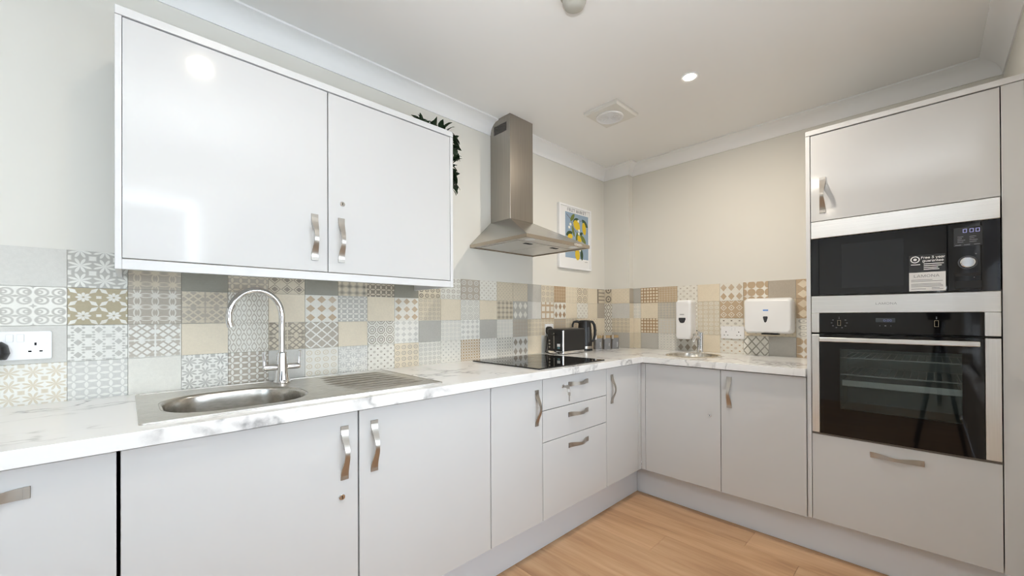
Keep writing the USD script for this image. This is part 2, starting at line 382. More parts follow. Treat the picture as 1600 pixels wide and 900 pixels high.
def face_to(m, plane, c, up=(0, 0, 1)):
    """a flat shape made in xy (+z out) put on a vertical face: '-y' faces the room from the sink wall, '-x' from the back wall"""
    ax = {'-y': ((1, 0, 0), (0, -1, 0)), '-x': ((0, -1, 0), (-1, 0, 0))}[plane]
    R = np.eye(4); R[:3, 0] = ax[0]; R[:3, 1] = (0, 0, 1); R[:3, 2] = ax[1]; R[:3, 3] = c
    m = m.copy(); m.apply_transform(R); return m
def text_on(text, h, plane, c, depth=0.0006, bold=False, rot=0.0, center=True, stretch=1.0):
    t = meshkit.text_mesh(text, h, depth, bold)
    if center: t.apply_translation((-t.bounds.mean(0)[0], -t.bounds.mean(0)[1], 0))
    t.apply_scale((stretch, 1, 1))
    if rot: t.apply_transform(trimesh.transformations.rotation_matrix(math.radians(rot), (0, 0, 1)))
    return face_to(t, plane, c)

# ------------------------------------------------------------------ dimensions (metres; corner of the two tiled walls at 0,0)
H, TH = 0.9185, 0.0375
YF, XF = -0.6418, -0.6167            # worktop fronts
YD, XD = -0.6182, -0.5931            # door faces
YP, XP = -0.5501, -0.5250            # plinth faces
ZB = 0.1856                          # underside of the doors
ZT = 1.4054                          # top of the tiles
ZC, ZC0, CO = 2.409, 2.3274, 0.080   # ceiling, coving foot, coving reach
YC = -2.178                          # wall opposite the sink
XE = -5.2                            # end wall
TT = 0.004                           # tile thickness
CHX, CHY = -0.0652, -0.2346          # boxed-in corner
XT = -0.5814                         # faces of the tall unit
YT = -1.5034                         # side of the tall unit

# ------------------------------------------------------------------ the room
wl = struct('wall_left', bx(XE-0.1, 0.1, 0.0, 0.1, 0, 2.5), 'wall', 'pale painted wall behind the sink, tiled above the worktop')
wb = struct('wall_back', bx(0, 0.1, YC-0.1, 0.0, 0, 2.5), 'wall', 'beige painted wall behind the hand basin, tiled above the worktop')
obj('corner_boxing', bx(CHX, 0, CHY, 0, 0, 2.5), 'wall', wb)
# wall behind the camera, with an out-of-view opening for the rear light
WX0, WX1, WZ0, WZ1 = -3.75, -2.60, 0.72, 2.03
ow = m3.Manifold.cube((abs(XE)+0.2, 0.1, 2.5)).translate((XE-0.1, YC-0.1, 0)) - m3.Manifold.cube((WX1-WX0, 0.3, WZ1-WZ0)).translate((WX0, YC-0.2, WZ0))
LX0, LX1 = -2.45, -1.15  # opening for the added fill light
ow = ow - m3.Manifold.cube((LX1-LX0, 0.3, WZ1-WZ0)).translate((LX0, YC-0.2, WZ0))
SX_0, SX_1, SZ_0, SZ_1 = -5.03, -3.67, 0.86, 2.18  # unseen opening, placed to light the left wall
ow = ow - m3.Manifold.cube((SX_1-SX_0, 0.3, SZ_1-SZ_0)).translate((SX_0, YC-0.2, SZ_0))
struct('wall_right', ow, 'wall', 'painted wall opposite the sink, beside the tall oven housing')
we = bx(XE-0.1, XE, YC, 0, 0, 2.5)
struct('wall_front', we, 'wall', 'plain painted end wall behind the camera')
struct('ceiling', bx(XE-0.1, 0.1, YC-0.1, 0.1, ZC, ZC+0.1), 'ceil', 'plain white painted ceiling')

def window(n, axis, a0, a1, z0, z1, at, label):  # out-of-view glazing, placed to light the room
    w = thing('window_%d' % n, label, None, (0, 0, 0), kind='structure')
    def b(p0, p1, d0, d1, q0, q1, bev=0.004):
        return bx(p0, p1, at+d0, at+d1, q0, q1, bev) if axis == 'y' else bx(at+d0, at+d1, p0, p1, q0, q1, bev)
    f = 0.055
    obj('unseen_window_frame', cat_(b(a0, a0+f, -0.09, -0.02, z0, z1), b(a1-f, a1, -0.09, -0.02, z0, z1), b(a0+f, a1-f, -0.09, -0.02, z0, z0+f), b(a0+f, a1-f, -0.09, -0.02, z1-f, z1)), 'white_plastic', w)
    obj('unseen_window_pane', b(a0+f, a1-f, -0.068, -0.062, z0+f, z1-f, 0), 'clear_pane', w)
    obj('unseen_window_sill', b(a0-0.03, a1+0.03, -0.02, 0.06, z0-0.03, z0, 0.004), 'trim', w)
    return w
w1 = window(1, 'y', WX0, WX1, WZ0, WZ1, YC, 'white framed glazing out of view behind the camera with a grey blind, placed to light the sink wall')
window(2, 'y', SX_0, SX_1, SZ_0, SZ_1, YC, 'large white framed glazing out of view left of the camera, placed to light the left wall')
g = G(); bl = g.n('mix_closure', 'closure', fac=0.5, closure1=g.n('diffuse_bsdf', 'BSDF', color=(0.62, 0.62, 0.63)), closure2=g.n('translucent_bsdf', 'BSDF', color=(0.30, 0.30, 0.31)))
obj('unseen_window_blind', bx(WX0+0.06, -2.722, YC-0.012, YC-0.011, 1.10, 1.905), g.build('blind_fabric', bl), w1)  # unseen blind, shaped for the bright corner mirrored in the cupboard door
w3 = window(3, 'y', LX0, LX1, WZ0, WZ1, YC, 'added fill light opening opposite the hob, out of view, white framed with a half lowered grey blind')
obj('unseen_window_blind', bx(LX0+0.02, LX1-0.02, YC-0.012, YC-0.011, 1.48, WZ1-0.002), '/World/Looks/blind_fabric', w3)  # added blind, keeps the fill out of the cupboard reflections

# coving: concave profile, mitred by hand at each corner
def cove_profile():
    P = [(0.0, ZC0), (0.006, ZC0), (0.006, ZC0+0.004)]
    r = 0.068; cx, cz = 0.006+r, ZC0+0.004
    for k in range(11):
        a = math.radians(180-90*k/10); P.append((cx+r*math.cos(a), cz+r*math.sin(a)))
    P += [(CO, ZC-0.0085), (CO, ZC), (0, ZC)]
    return np.array(P)
CP = cove_profile()
def cove(p0, p1, nrm, m0, m1):
    """from p0 to p1 along a wall; nrm points into the room; m: how far the end runs on per metre of reach (mitre)"""
    p0, p1, nrm = map(lambda q: np.array(q, float), (p0, p1, nrm)); d = (p1-p0)/np.linalg.norm(p1-p0)
    A = [np.append(p0+nrm*o-d*m0*o, z) for o, z in CP]; B = [np.append(p1+nrm*o+d*m1*o, z) for o, z in CP]
    m = loft([np.array(A), np.array(B)], False, False)
    poly = Polygon(CP); tv, tf = trimesh.creation.triangulate_polygon(poly, engine='earcut')
    n = len(m.vertices)
    key = {tuple(np.round(q, 6)): i for i, q in enumerate(CP)}
    idx = [key[tuple(np.round(q, 6))] for q in tv]
    F = np.vstack([m.faces, [[idx[a] for a in f] for f in tf], [[idx[f[0]]+len(CP), idx[f[2]]+len(CP), idx[f[1]]+len(CP)] for f in tf]])
    m = trimesh.Trimesh(m.vertices, F, process=False); trimesh.repair.fix_normals(m); return m
CHIM = (-1.348, -1.147)
t1 = struct('trim_1', cove((XE, 0), (CHIM[0]-0.0005, 0), (0, -1), 0, 0), 'trim', 'white plaster coving along the sink wall', smooth=30)
obj('coving_length', cove((CHIM[1]+0.0005, 0), (CHX, 0), (0, -1), 0, -1), 'trim', t1, smooth=30)
t2 = struct('trim_2', cove((0, CHY), (0, YC), (-1, 0), -1, -1), 'trim', 'white plaster coving along the back wall', smooth=30)
obj('coving_length', cove((CHX, 0), (CHX, CHY), (-1, 0), -1, 1), 'trim', t2, smooth=30)
obj('coving_length', cove((CHX, CHY), (0, CHY), (0, -1), 1, -1), 'trim', t2, smooth=30)
struct('trim_3', cove((0, YC), (XE, YC), (0, 1), -1, 0), 'trim', 'white plaster coving above the tall housing side wall', smooth=30)

# floor: laminate planks running along the back wall
fl = struct('floor', bx(XE, 0, YC, 0, -0.05, -0.008), 'dark_void', 'oak effect plank floor')
pw = 0.19; k = 0; x = -0.02 + 0.0
xs = [-0.35 - pw*i for i in range(26)]
rr = random.Random(3)
for i, x1 in enumerate(xs):
    x0 = max(x1-pw, XE+0.002)
    if x0 >= x1-0.02: continue
    cuts = [YC+0.002]; y = YC - rr.uniform(0.0, 0.9)
    while y < -0.4:
        y += 1.25
        if cuts[-1]+0.15 < y < -0.55: cuts.append(y)
    cuts.append(-0.38)
    for a, b in zip(cuts[:-1], cuts[1:]):
        obj('plank', bx(x0+0.0004, x1-0.0004, a+0.0004, b-0.0004, -0.008, 0.0, 0.0004), WOODS[rr.randrange(5)], fl)

# ------------------------------------------------------------------ tiles
def tile(parent, wall, a0, a1, z0, z1, spec):
    g = 0.0005; b = 0.0005
    if wall == 'A': m = bx(a0+g, a1-g, -TT, -0.0002, z0+g, z1-g, b); u = (m.vertices[:, 0]-a0)/0.1419
    elif wall == 'C': m = bx(a0+g, a1-g, CHY-TT, CHY-0.0002, z0+g, z1-g, b); u = (m.vertices[:, 0]-a0)/0.1419
    else:
        xw = 0.0 if wall == 'B' else CHX
        m = bx(xw-TT, xw-0.0002, a1+g, a0-g, z0+g, z1-g, b); u = (a0-m.vertices[:, 1])/0.1500
    v = (m.vertices[:, 2]-z0)/0.1217
    obj('tile', m, tile_mat(*spec), parent, uv=np.column_stack([u, v]))
ZR = [ZT, 1.2835, 1.1618, 1.0440, H-0.002]
P_ = ('plain', 1)
pl = lambda c: ('plain', 1, c)
A_TILES = {
 -6: [pl('cream'), ('petal', 5, 'white', 'taupe'), pl('lgrey'), ('ring', 3, 'off', 'beige')],
 -5: [('diamond', 3, 'white', 'grey'), pl('grey'), ('flourish', 2, 'white', 'taupe'), pl('off')],
 -4: [('ring', 3, 'white', 'taupe'), pl('cream'), ('star', 3, 'white', 'grey'), ('petal', 5, 'lgrey', 'white')],
 -3: [('petal', 5, 'white', 'grey'), ('octagon', 3, 'white', 'taupe'), pl('off'), ('geo', 3, 'white', 'grey')],
 -2: [('rings', 3, 'lgrey', 'white'), ('star', 2, 'white', 'beige'), ('geo', 3, 'white', 'grey'), pl('lgrey')],
 -1: [pl('lgrey'), ('scroll', (2, 2), 'white', 'grey'), pl('lgrey'), ('star', 3, 'white', 'beige')],
 0: [('star', (2.5, 2.5), 'grey', 'white'), ('olive', (2, 2), 'olive', 'white'), ('geo', 3, 'white', 'grey'), ('petal', 5, 'lgrey', 'white')],
 1: [('rings', 3, 'taupe', 'beige'), ('rings', 3, 'taupe', 'off'), ('flourish', 2, 'white', 'taupe'), pl('off')],
 2: [pl('dgrey'), ('flourish', 2, 'taupe', 'beige'), pl('cream'), ('star', 3, 'white', 'grey')],
 3: [('petal', 5, 'taupe', 'beige'), ('hex', (4, 3), 'off', 'taupe'), ('hex', (4, 3), 'off', 'taupe'), ('petal', 5, 'taupe', 'white')],
 4: [('diamond2', 3, 'beige', 'dtaupe'), pl('cream'), ('flourish', 2, 'beige', 'dtaupe'), pl('lgrey')],
 5: [pl('dgrey'), ('diamond', 3, 'off', 'tan'), ('lattice', 3, 'taupe', 'white'), ('ring', 4, 'off', 'beige')],
 6: [('diamond2', 4, 'beige', 'dark'), ('petal', 5, 'grey', 'off'), pl('cream'), ('star', 3, 'lgrey', 'white')],
 7: [('petal', 5, 'dtaupe', 'beige'), pl('cream'), ('octagon', (3, 2.5), 'off', 'dtaupe'), ('sqdots', 4, 'off', 'dtaupe')],
 8: [pl('dgrey'), ('diamond', 3, 'off', 'tan'), ('diamond', 4, 'white', 'lgrey'), ('ring', 4, 'cream', 'taupe')],
 9: [('ring', 4, 'beige', 'dark'), ('ring', 5, 'beige', 'taupe'), pl('grey'), ('ring', 5, 'off', 'grey')],
 10: [('ring', 4, 'off', 'taupe'), pl('cream'), ('ring', 5, 'off', 'lgrey'), ('sqdots', 4, 'off', 'grey')],
 11: [('ring', 3, 'taupe', 'lgrey'), ('octagon', 3, 'off', 'grey'), ('diamond', 4, 'white', 'lgrey'), ('petal', 7, 'tan', 'off')],
 12: [('sqdots', 4, 'off', 'taupe'), pl('cream'), pl('grey'), ('petal', 6, 'lgrey', 'white')],
 13: [('sqdots', 5, 'beige', 'taupe'), ('diamond2', 4, 'beige', 'dtaupe'), ('ring', 5, 'off', 'lgrey'), ('petal', 6, 'grey', 'off')],
 14: [('sqdots', 5, 'beige', 'grey'), ('diamond', (3, 2), 'grey', 'off'), ('ring', 5, 'taupe', 'grey'), ('diamond', (3, 2), 'lgrey', 'dtaupe')],
 15: [pl('grey'), pl('lgrey'), ('ring', 4, 'beige', 'taupe'), pl('cream')],
 16: [('ring', 3, 'beige', 'taupe'), ('squares', (3, 2.5), 'tan', 'off'), ('ring', 4, 'beige', 'tan'), pl('lgrey')],
 17: [('ring', 5, 'tan', 'brown'), ('diamond', (3, 2), 'off', 'brown'), ('ring', 5, 'taupe', 'tan'), ('ring', 4, 'beige', 'taupe')],
 18: [('ring', 4, 'cream', 'beige'), pl('cream'), ('ring', 4, 'beige', 'taupe'), pl('beige')],
 19: [('octagon', 2, 'cream', 'dtaupe'), ('sqdots', 3, 'off', 'taupe'), ('ring', 4, 'cream', 'beige'), pl('cream')],
 20: [pl('cream'), pl('cream'), ('sqdots', 4, 'cream', 'taupe'), ('ring', 4, 'beige', 'taupe')],
 21: [('squares', (1, 4), 'dtaupe', 'beige'), pl('taupe'), pl('cream'), ('ring', 4, 'cream', 'taupe')]}
TX = [-3.151, -3.010, -2.867, -2.724, -2.584, -2.442, -2.297, -2.156, -2.012, -1.870, -1.728, -1.587, -1.442, -1.300, -1.158, -1.016, -0.876, -0.735, -0.598, -0.456, -0.312, -0.178, CHX-TT]
tx = lambda k: TX[k] if k >= 0 else TX[0]+0.1419*k
for k, col in A_TILES.items():
    for r in range(4): tile(wl, 'A', tx(k), tx(k+1), ZR[r+1], ZR[r], col[r])
# boxed corner face, its return, and the back wall
obj('tile_backing', bx(CHX-0.0008, 0, CHY+0.002, -0.001, H-0.003, ZT), 'sealant', wb)
BOXF = [[('ring', (2, 1.6), 'beige', 'dark'), ('sqdots', 4, 'cream', 'beige')], [('hex', (2, 2), 'off', 'dtaupe'), pl('lgrey')], [('hex', (2, 2), 'off', 'dtaupe'), ('ring', 4, 'beige', 'taupe')], [pl('lgrey'), pl('grey')]]
for r in range(4):
    tile(wb, 'D', -TT, -0.075, ZR[r+1], ZR[r], BOXF[r][0]); tile(wb, 'D', -0.075, CHY-TT+0.001, ZR[r+1], ZR[r], BOXF[r][1])
    tile(wb, 'C', CHX, -TT, ZR[r+1], ZR[r], [pl('taupe'), pl('beige'), pl('cream'), pl('beige')][r])
BY = [CHY-TT, -0.302, -0.449, -0.602, -0.752, -0.904, -1.053, -1.200, -1.350, YT-0.001]
B_T = [[pl('grey'), ('ring', 4, 'off', 'lgrey'), pl('cream'), pl('beige')],
 [('squares', (6, 5), 'brown', 'cream'), pl('cream'), ('squares', (6, 5), 'brown', 'cream'), pl('grey')],
 [('ring', 7, 'tan', 'beige'), ('ring', 6, 'grey', 'beige'), ('ring', 6, 'lgrey', 'beige'), ('petal', 6, 'lgrey', 'off')],
 [('sqdots', 3, 'off', 'taupe'), ('ring', 4, 'off', 'taupe'), ('ring', 4, 'off', 'beige'), ('diamond', (3, 2), 'lgrey', 'dtaupe')],
 [pl('cream'), ('ring', 4, 'beige', 'off'), ('ring', 4, 'beige', 'off'), pl('cream')],
 [('diamond', (3, 2), 'off', 'tan'), ('outline', (3, 2.5), 'tan', 'off'), ('sqdots', 3, 'off', 'dtaupe'), ('sqdots', 3, 'off', 'tan')],
 [('astroid', (3, 2.4), 'tan', 'white'), pl('beige'), ('sqdots', 3, 'cream', 'taupe'), ('lattice', (3, 2), 'off', 'dgrey')],
 [pl('taupe'), pl('beige'), ('sqdots', 4, 'beige', 'taupe'), pl('grey')],
 [('diamond', (2, 2), 'tan', 'cream'), ('diamond', (2, 2), 'tan', 'cream'), ('ring', (2, 3), 'off', 'grey'), ('astroid', (2, 2.4), 'tan', 'white')]]
for k, col in enumerate(B_T):
    for r in range(4): tile(wb, 'B', BY[k], BY[k+1], ZR[r+1], ZR[r], col[r])

# ------------------------------------------------------------------ plinths
struct('baseboard_left', bx(-3.46, XP+0.018, YP, YP+0.018, 0.001, ZB-0.008, 0.001), 'plinth', 'grey plinth board under the sink wall cabinets')
struct('baseboard_back', bx(XP, XP+0.018, YC+0.001, YP-0.0008, 0.001, ZB-0.008, 0.001), 'plinth', 'grey plinth board under the basin cabinet and oven housing')

# ------------------------------------------------------------------ handles and locks
def strap(L=0.172, w=0.0125, d=0.026, waist=0.0072, t=0.0032):
    """bowed strap handle in local axes: x across, y out (negative), z along"""
    n = 33; R = []
    for i in range(n):
        s = i/(n-1); e = 0.055
        q = 0 if s < e or s > 1-e else 0.5-0.5*math.cos(2*math.pi*(s-e)/(1-2*e))
        hw = waist + (w-waist)*abs(math.cos(math.pi*s))**1.6
        y = -0.0006 - d*q; z = (s-0.5)*L
        R.append(np.array([(-hw, y, z), (hw, y, z), (hw, y-t, z), (-hw, y-t, z)]))
    m = loft(R, True, True); trimesh.repair.fix_normals(m)
    feet = cat_(bx(-w, w, -0.004, 0.0002, -L/2, -L/2+0.011, 0.0006), bx(-w, w, -0.004, 0.0002, L/2-0.011, L/2, 0.0006))
    return cat_(m, feet)
STRAP = strap()
def handle(parent, plane, a, z, horizontal=False, label=None, at=None):
    m = STRAP.copy()
    if horizontal: m.apply_transform(trimesh.transformations.rotation_matrix(math.pi/2, (0, 1, 0)))
    if plane == 'A': m.apply_translation((a, YD if at is None else at, z))
    else:
        m.apply_transform(trimesh.transformations.rotation_matrix(-math.pi/2, (0, 0, 1))); m.apply_translation((XD if at is None else at, a, z))
    return obj('handle', m, 'nickel', parent, smooth=25, label=label)
def lock(parent, plane, a, z, at=None):
    if plane == 'A': m = cat_(disc((a, YD if at is None else at, z), 0.0095, 0.006, '-y', 24, 0.0015)); s = bx(a-0.0012, a+0.0012, (YD if at is None else at)-0.0064, (YD if at is None else at)-0.004, z-0.005, z+0.005)
    else: m = disc((XD if at is None else at, a, z), 0.0095, 0.006, '-x', 24, 0.0015); s = bx((XD if at is None else at)-0.0064, (XD if at is None else at)-0.004, a-0.0012, a+0.0012, z-0.005, z+0.005)
    obj('lock', m, 'chrome', parent, smooth=30); obj('keyhole', s, 'dark_void', parent)
DT = 0.019
def doorA(parent, x0, x1, z0, z1, name='door', y=YD): return obj(name, bx(x0, x1, y, y+DT, z0, z1, 0.0012), 'gloss', parent)
def doorB(parent, y0, y1, z0, z1, name='door', x=XD): return obj(name, bx(x, x+DT, y0, y1, z0, z1, 0.0012), 'gloss', parent)
ZD1 = H-TH-0.006
def bodyA(parent, x0, x1): obj('body', bx(x0, x1, YD+DT+0.002, -0.03, ZB+0.001, H-TH-0.0405 if False else H-TH-0.001), 'carcass', parent)

# ---- base units along the sink wall (bodies are open boxes so that the sink bowl hangs free)
def carcassA(parent, x0, x1, top=True):
    y0, y1, z0, z1 = YD+DT+0.002, -0.012, ZB+0.001, H-TH-0.001; t = 0.018
    ms = [bx(x0, x0+t, y0, y1, z0, z1), bx(x1-t, x1, y0, y1, z0, z1), bx(x0+t, x1-t, y0, y1, z0, z0+t), bx(x0+t, x1-t, y1-0.008, y1, z0+t, z1)]
    obj('body', cat_(*ms), 'carcass', parent)
u = thing('base_cabinet', 'base cabinet at the left end with a horizontal bow handle near its top', 'cabinet', (-3.245, -0.3, ZB))
carcassA(u, -3.4575, -3.0312)
d = doorA(u, -3.456, -3.0310, ZB, ZD1); handle(d, 'A', -3.245, 0.822, True)
u = thing('base_cabinet', 'two door cabinet under the steel sink with a lock on its left door', 'cabinet', (-2.456, -0.3, ZB))
carcassA(u, -3.024, -1.888)
d = doorA(u, -3.0240, -2.4645, ZB, ZD1); handle(d, 'A', -2.5085, 0.748); lock(d, 'A', -2.517, 0.609)
d = doorA(u, -2.4595, -1.8885, ZB, ZD1); handle(d, 'A', -2.4085, 0.749)
u = thing('base_cabinet', 'narrow single door cabinet between the sink cabinet and the drawers', 'cabinet', (-1.72, -0.3, ZB))
carcassA(u, -1.886, -1.555)
d = doorA(u, -1.8848, -1.5556, ZB, ZD1); handle(d, 'A', -1.596, 0.742)
u = thing('drawer_unit', 'three drawer cabinet below the hob with a key hanging from its top drawer', 'drawers', (-1.276, -0.3, ZB))
carcassA(u, -1.5535, -0.9975)
for i, (z0, z1) in enumerate(((0.7220, ZD1), (0.5660, 0.7185), (ZB, 0.5625))):
    d = doorA(u, -1.5524, -0.9985, z0, z1, 'drawer'); handle(d, 'A', -1.266, (0.827, 0.6695, 0.509)[i], True)
    if i == 0:
        lock(d, 'A', -1.400, 0.824)
        ky = YD-0.006
        key = cat_(bx(-1.4008, -1.3992, ky-0.022, ky+0.001, 0.8185, 0.8295), bx(-1.4010, -1.3990, ky-0.040, ky-0.020, 0.8150, 0.8330, 0.0006))
        ring = tube([(-1.400+0.0*math.cos(a), ky-0.034+0.010*math.cos(a), 0.806+0.012*math.sin(a)) for a in np.linspace(0, 2*np.pi, 25)], 0.0008, 6)
        k2 = cat_(bx(-1.3965, -1.3950, ky-0.042, ky-0.026, 0.782, 0.797, 0.0005), bx(-1.3965, -1.3950, ky-0.037, ky-0.031, 0.752, 0.783, 0.0004))
        obj('key', cat_(key, ring, k2), 'nickel', d, label='small key in the drawer lock with a second key hanging from it')
u = thing('base_cabinet', 'corner cabinet with one door and a vertical handle right of the drawers', 'cabinet', (-0.8, -0.3, ZB))
carcassA(u, -0.9960, -0.594)
d = doorA(u, -0.9950, -0.6290, ZB, ZD1); handle(d, 'A', -0.940, 0.750)
obj('corner_post', cat_(bx(-0.6270, XD, YD, YD+DT, ZB, ZD1, 0.001), bx(XD, XD+DT, -0.6475, YD, ZB, ZD1, 0.001)), 'gloss', u)
u = thing('base_cabinet', 'two door cabinet under the round basin with a lock on its left door', 'cabinet', (-0.3, -1.07, ZB))
x0, x1, z0, z1, t = XD+DT+0.002, -0.012, ZB+0.001, H-TH-0.001, 0.018
obj('body', cat_(bx(x0, x1, YT+0.001, YT+0.001+t, z0, z1), bx(x0, x1, -0.660-t, -0.660, z0, z1), bx(x0, x1, YT+0.001+t, -0.660-t, z0, z0+t), bx(x1-0.008, x1, YT+0.001+t, -0.660-t, z0+t, z1)), 'carcass', u)
d = doorB(u, -0.6500, -1.1035, ZB, ZD1); lock(d, 'B', -1.046, 0.608)
d = doorB(u, -1.1065, -1.5010, ZB, ZD1); handle(d, 'B', -1.150, 0.754)

# ------------------------------------------------------------------ worktop with cut-outs
SX0, SX1, SY0, SY1 = -2.993, -2.100, -0.578, -0.050
BW = dict(x0=-2.945, x1=-2.555, y0=-0.530, y1=-0.182, r=0.135)
BC, BR = (-0.335, -0.850), 0.168
L = Polygon([(-3.47, YF), (XF, YF), (XF, YT+0.0008), (-TT-0.0005, YT+0.0008), (-TT-0.0005, CHY-TT-0.0005), (CHX-TT-0.0005, CHY-TT-0.0005), (CHX-TT-0.0005, -TT-0.0005), (-3.47, -TT-0.0005)])
bowl_hole = Polygon(contour(BW['x0']-0.004, BW['x1']+0.004, BW['y0']-0.004, BW['y1']+0.004, BW['r']+0.004))
basin_hole = Point(*BC).buffer(BR-0.012, quad_segs=16)
LL = L.difference(bowl_hole).difference(basin_hole)
wt = []
for ins, za, zb in ((0.0022, H-TH, H-TH+0.0006), (0.0009, H-TH+0.0006, H-TH+0.0016), (0, H-TH+0.0016, H-0.0016), (0.0009, H-0.0016, H-0.0006), (0.0022, H-0.0006, H)):
    wt.append(extr(LL.buffer(-ins, join_style=2), zb-za, za))
obj('worktop', cat_(*wt), 'marble', label='white marble effect worktop running round the corner under sink and hob', cat='worktop')

# ------------------------------------------------------------------ sink
s = thing('sink', 'stainless steel inset sink with ribbed drainer to its right', 'sink', ((SX0+SX1)/2, (SY0+SY1)/2, H))
rim = rrect(SX0, SX1, SY0, SY1, 0.012)
bowlp = Polygon(contour(**BW))
zr = H+0.0035
plate = cat_(extr(rim.difference(bowlp), 0.0026, H+0.0002), extr(rim.buffer(-0.0025).difference(bowlp.buffer(0.001)), 0.0012, H+0.0028),
             extr(rim.difference(rim.buffer(-0.010)).buffer(-0.0012), 0.0022, H+0.0028))
obj('rim', plate, 'sink', s, smooth=30)
R_ = []
for t_ in np.linspace(0, 1, 12):   # flared lip, wall, rounded foot
    if t_ < 0.2: ins = 0.010*math.sin(t_/0.2*math.pi/2); z = zr+0.0005-0.010*(1-math.cos(t_/0.2*math.pi/2))
    elif t_ < 0.6: ins = 0.010+0.006*(t_-0.2)/0.4; z = zr-0.0095-0.115*(t_-0.2)/0.4
    else: a = (t_-0.6)/0.4*math.pi/2; ins = 0.016+0.04*(1-math.cos(a)); z = zr-0.1245-0.035*math.sin(a)
    R_.append(lift(contour(BW['x0']+ins, BW['x1']-ins, BW['y0']+ins, BW['y1']-ins, BW['r']-ins*0.6), z))
outer = [np.column_stack([r[:, :2]+(r[:, :2]-r[:, :2].mean(0))*0.006, r[:, 2]-0.0015]) for r in R_]
bm = cat_(loft(R_, False, True), loft(outer[::-1], True, False)); obj('bowl', bm, 'sink', s, smooth=50)
obj('waste', lathe([(0.0, zr-0.1585), (0.036, zr-0.1585), (0.040, zr-0.1575), (0.040, zr-0.1592), (0, zr-0.1592)], (-2.75, -0.355, 0)), 'chrome', s, smooth=30)
obj('overflow', cat_(disc((BW['x1']-0.0155, -0.36, H-0.040), 0.011, 0.003, '-x', 20, 0.001)), 'chrome', s, smooth=30)
for i in range(7):
    yy = -0.135 - i*0.058; xa = -2.455 + 0.010*abs(i-3); xb = -2.140
    R2 = []
    for e in np.linspace(0, 1, 9):
        w = 0.0165*min(1, 0.35+math.sin(math.pi*min(e, 1-e)/0.24) if min(e, 1-e) < 0.12 else 1.35)/1.0
        w = min(w, 0.0165); xx = xa+(xb-xa)*e; hh = 0.0065*min(1, min(e, 1-e)*9+0.12)
        R2.append(np.array([(xx, yy-w, zr-0.0003), (xx, yy-w*0.7, zr+hh*0.75), (xx, yy, zr+hh), (xx, yy+w*0.7, zr+hh*0.75), (xx, yy+w, zr-0.0003)]))
    m = loft(R2, True, True); trimesh.repair.fix_normals(m); obj('drainer_rib', m, 'sink', s, smooth=40)

# ------------------------------------------------------------------ kitchen tap
TXY = (-2.562, -0.118); z0 = zr+0.0012
tp = thing('kitchen_tap', 'tall chrome swan neck mixer tap with two levers behind the sink', 'tap', (TXY[0], TXY[1], z0))
obj('base', lathe([(0, z0), (0.030, z0), (0.031, z0+0.003), (0.027, z0+0.012), (0.0225, z0+0.05), (0.0195, z0+0.10), (0.0185, z0+0.118), (0.0135, z0+0.122), (0, z0+0.122)], (TXY[0], TXY[1], 0), 36), 'chrome', tp, smooth=35)
pts = [(TXY[0], TXY[1], z0+0.115), (TXY[0], TXY[1], z0+0.16), (TXY[0], TXY[1], z0+0.21), (TXY[0], TXY[1], 1.185)]
rc = 0.092; dirx, diry = -0.985, -0.172
for a in np.linspace(0, 200, 34)[1:]:
    q = math.radians(a); o = rc - rc*math.cos(q); zz = 1.185 + rc*math.sin(q)*1.12
    pts.append((TXY[0]+dirx*o, TXY[1]+diry*o, zz))
obj('spout', tube(pts, 0.0118, 18), 'chrome', tp, smooth=60)
zl = z0+0.062
for sgn in (-1, 1):
    q = [(TXY[0]+sgn*o, TXY[1], zl) for o in (0.018, 0.03, 0.058, 0.066)]
    h = obj('valve', tube(q, [0.0105, 0.0125, 0.0125, 0.010], 18), 'chrome', tp, smooth=40)
    obj('lever', cat_(tube([(TXY[0]+sgn*0.062, TXY[1], zl+0.006), (TXY[0]+sgn*0.064, TXY[1], zl+0.03), (TXY[0]+sgn*0.066, TXY[1]-0.002, zl+0.062)], [0.006, 0.0048, 0.0055], 12)), 'chrome', h, smooth=40)

# ------------------------------------------------------------------ hob
hb = thing('hob', 'black glass ceramic hob set into the worktop under the hood', 'hob', (-1.262, -0.325, H))
obj('glass', bx(-1.548, -0.972, -0.592, -0.064, H+0.0003, H+0.0062, 0.0016), 'black_glass', hb)
for cx, cy, r in ((-1.40, -0.20, 0.09), (-1.40, -0.44, 0.073), (-1.12, -0.20, 0.073), (-1.12, -0.44, 0.09)):
    obj('cooking_zone', extr(Point(cx, cy).buffer(r, quad_segs=20).difference(Point(cx, cy).buffer(r-0.0016, quad_segs=20)), 0.0002, H+0.0062), 'cook_print', hb)

# ------------------------------------------------------------------ wall cabinet
WF, WZ0_, WZ1_ = -0.340, 1.3235, 2.0700
wx0, wx1 = -3.0380, -1.8800
wc = thing('wall_cabinet', 'wide white gloss two door wall cupboard above the sink', 'cabinet', (-2.459, -0.17, WZ0_))
obj('side_panel', bx(wx0, wx0+0.0145, WF, -0.0005, WZ0_, 2.0440, 0.001), 'carcass', wc)
obj('side_panel', bx(wx1-0.0160, wx1, WF, -0.0005, WZ0_, 2.0440, 0.001), 'carcass', wc)
obj('top_panel', bx(wx0, wx1, WF-0.002, -0.0005, 2.0450, WZ1_, 0.001), 'carcass', wc)
obj('light_pelmet', bx(wx0+0.0148, wx1-0.0163, WF, WF+0.018, WZ0_, 1.3525, 0.001), 'carcass', wc)
obj('body', cat_(bx(wx0+0.0148, wx1-0.0163, WF+0.024, -0.004, 1.385, 1.400), bx(wx0+0.0148, wx1-0.0163, -0.012, -0.004, 1.400, 2.044), bx(-2.468, -2.450, WF+0.024, -0.012, 1.400, 2.044)), 'carcass', wc)
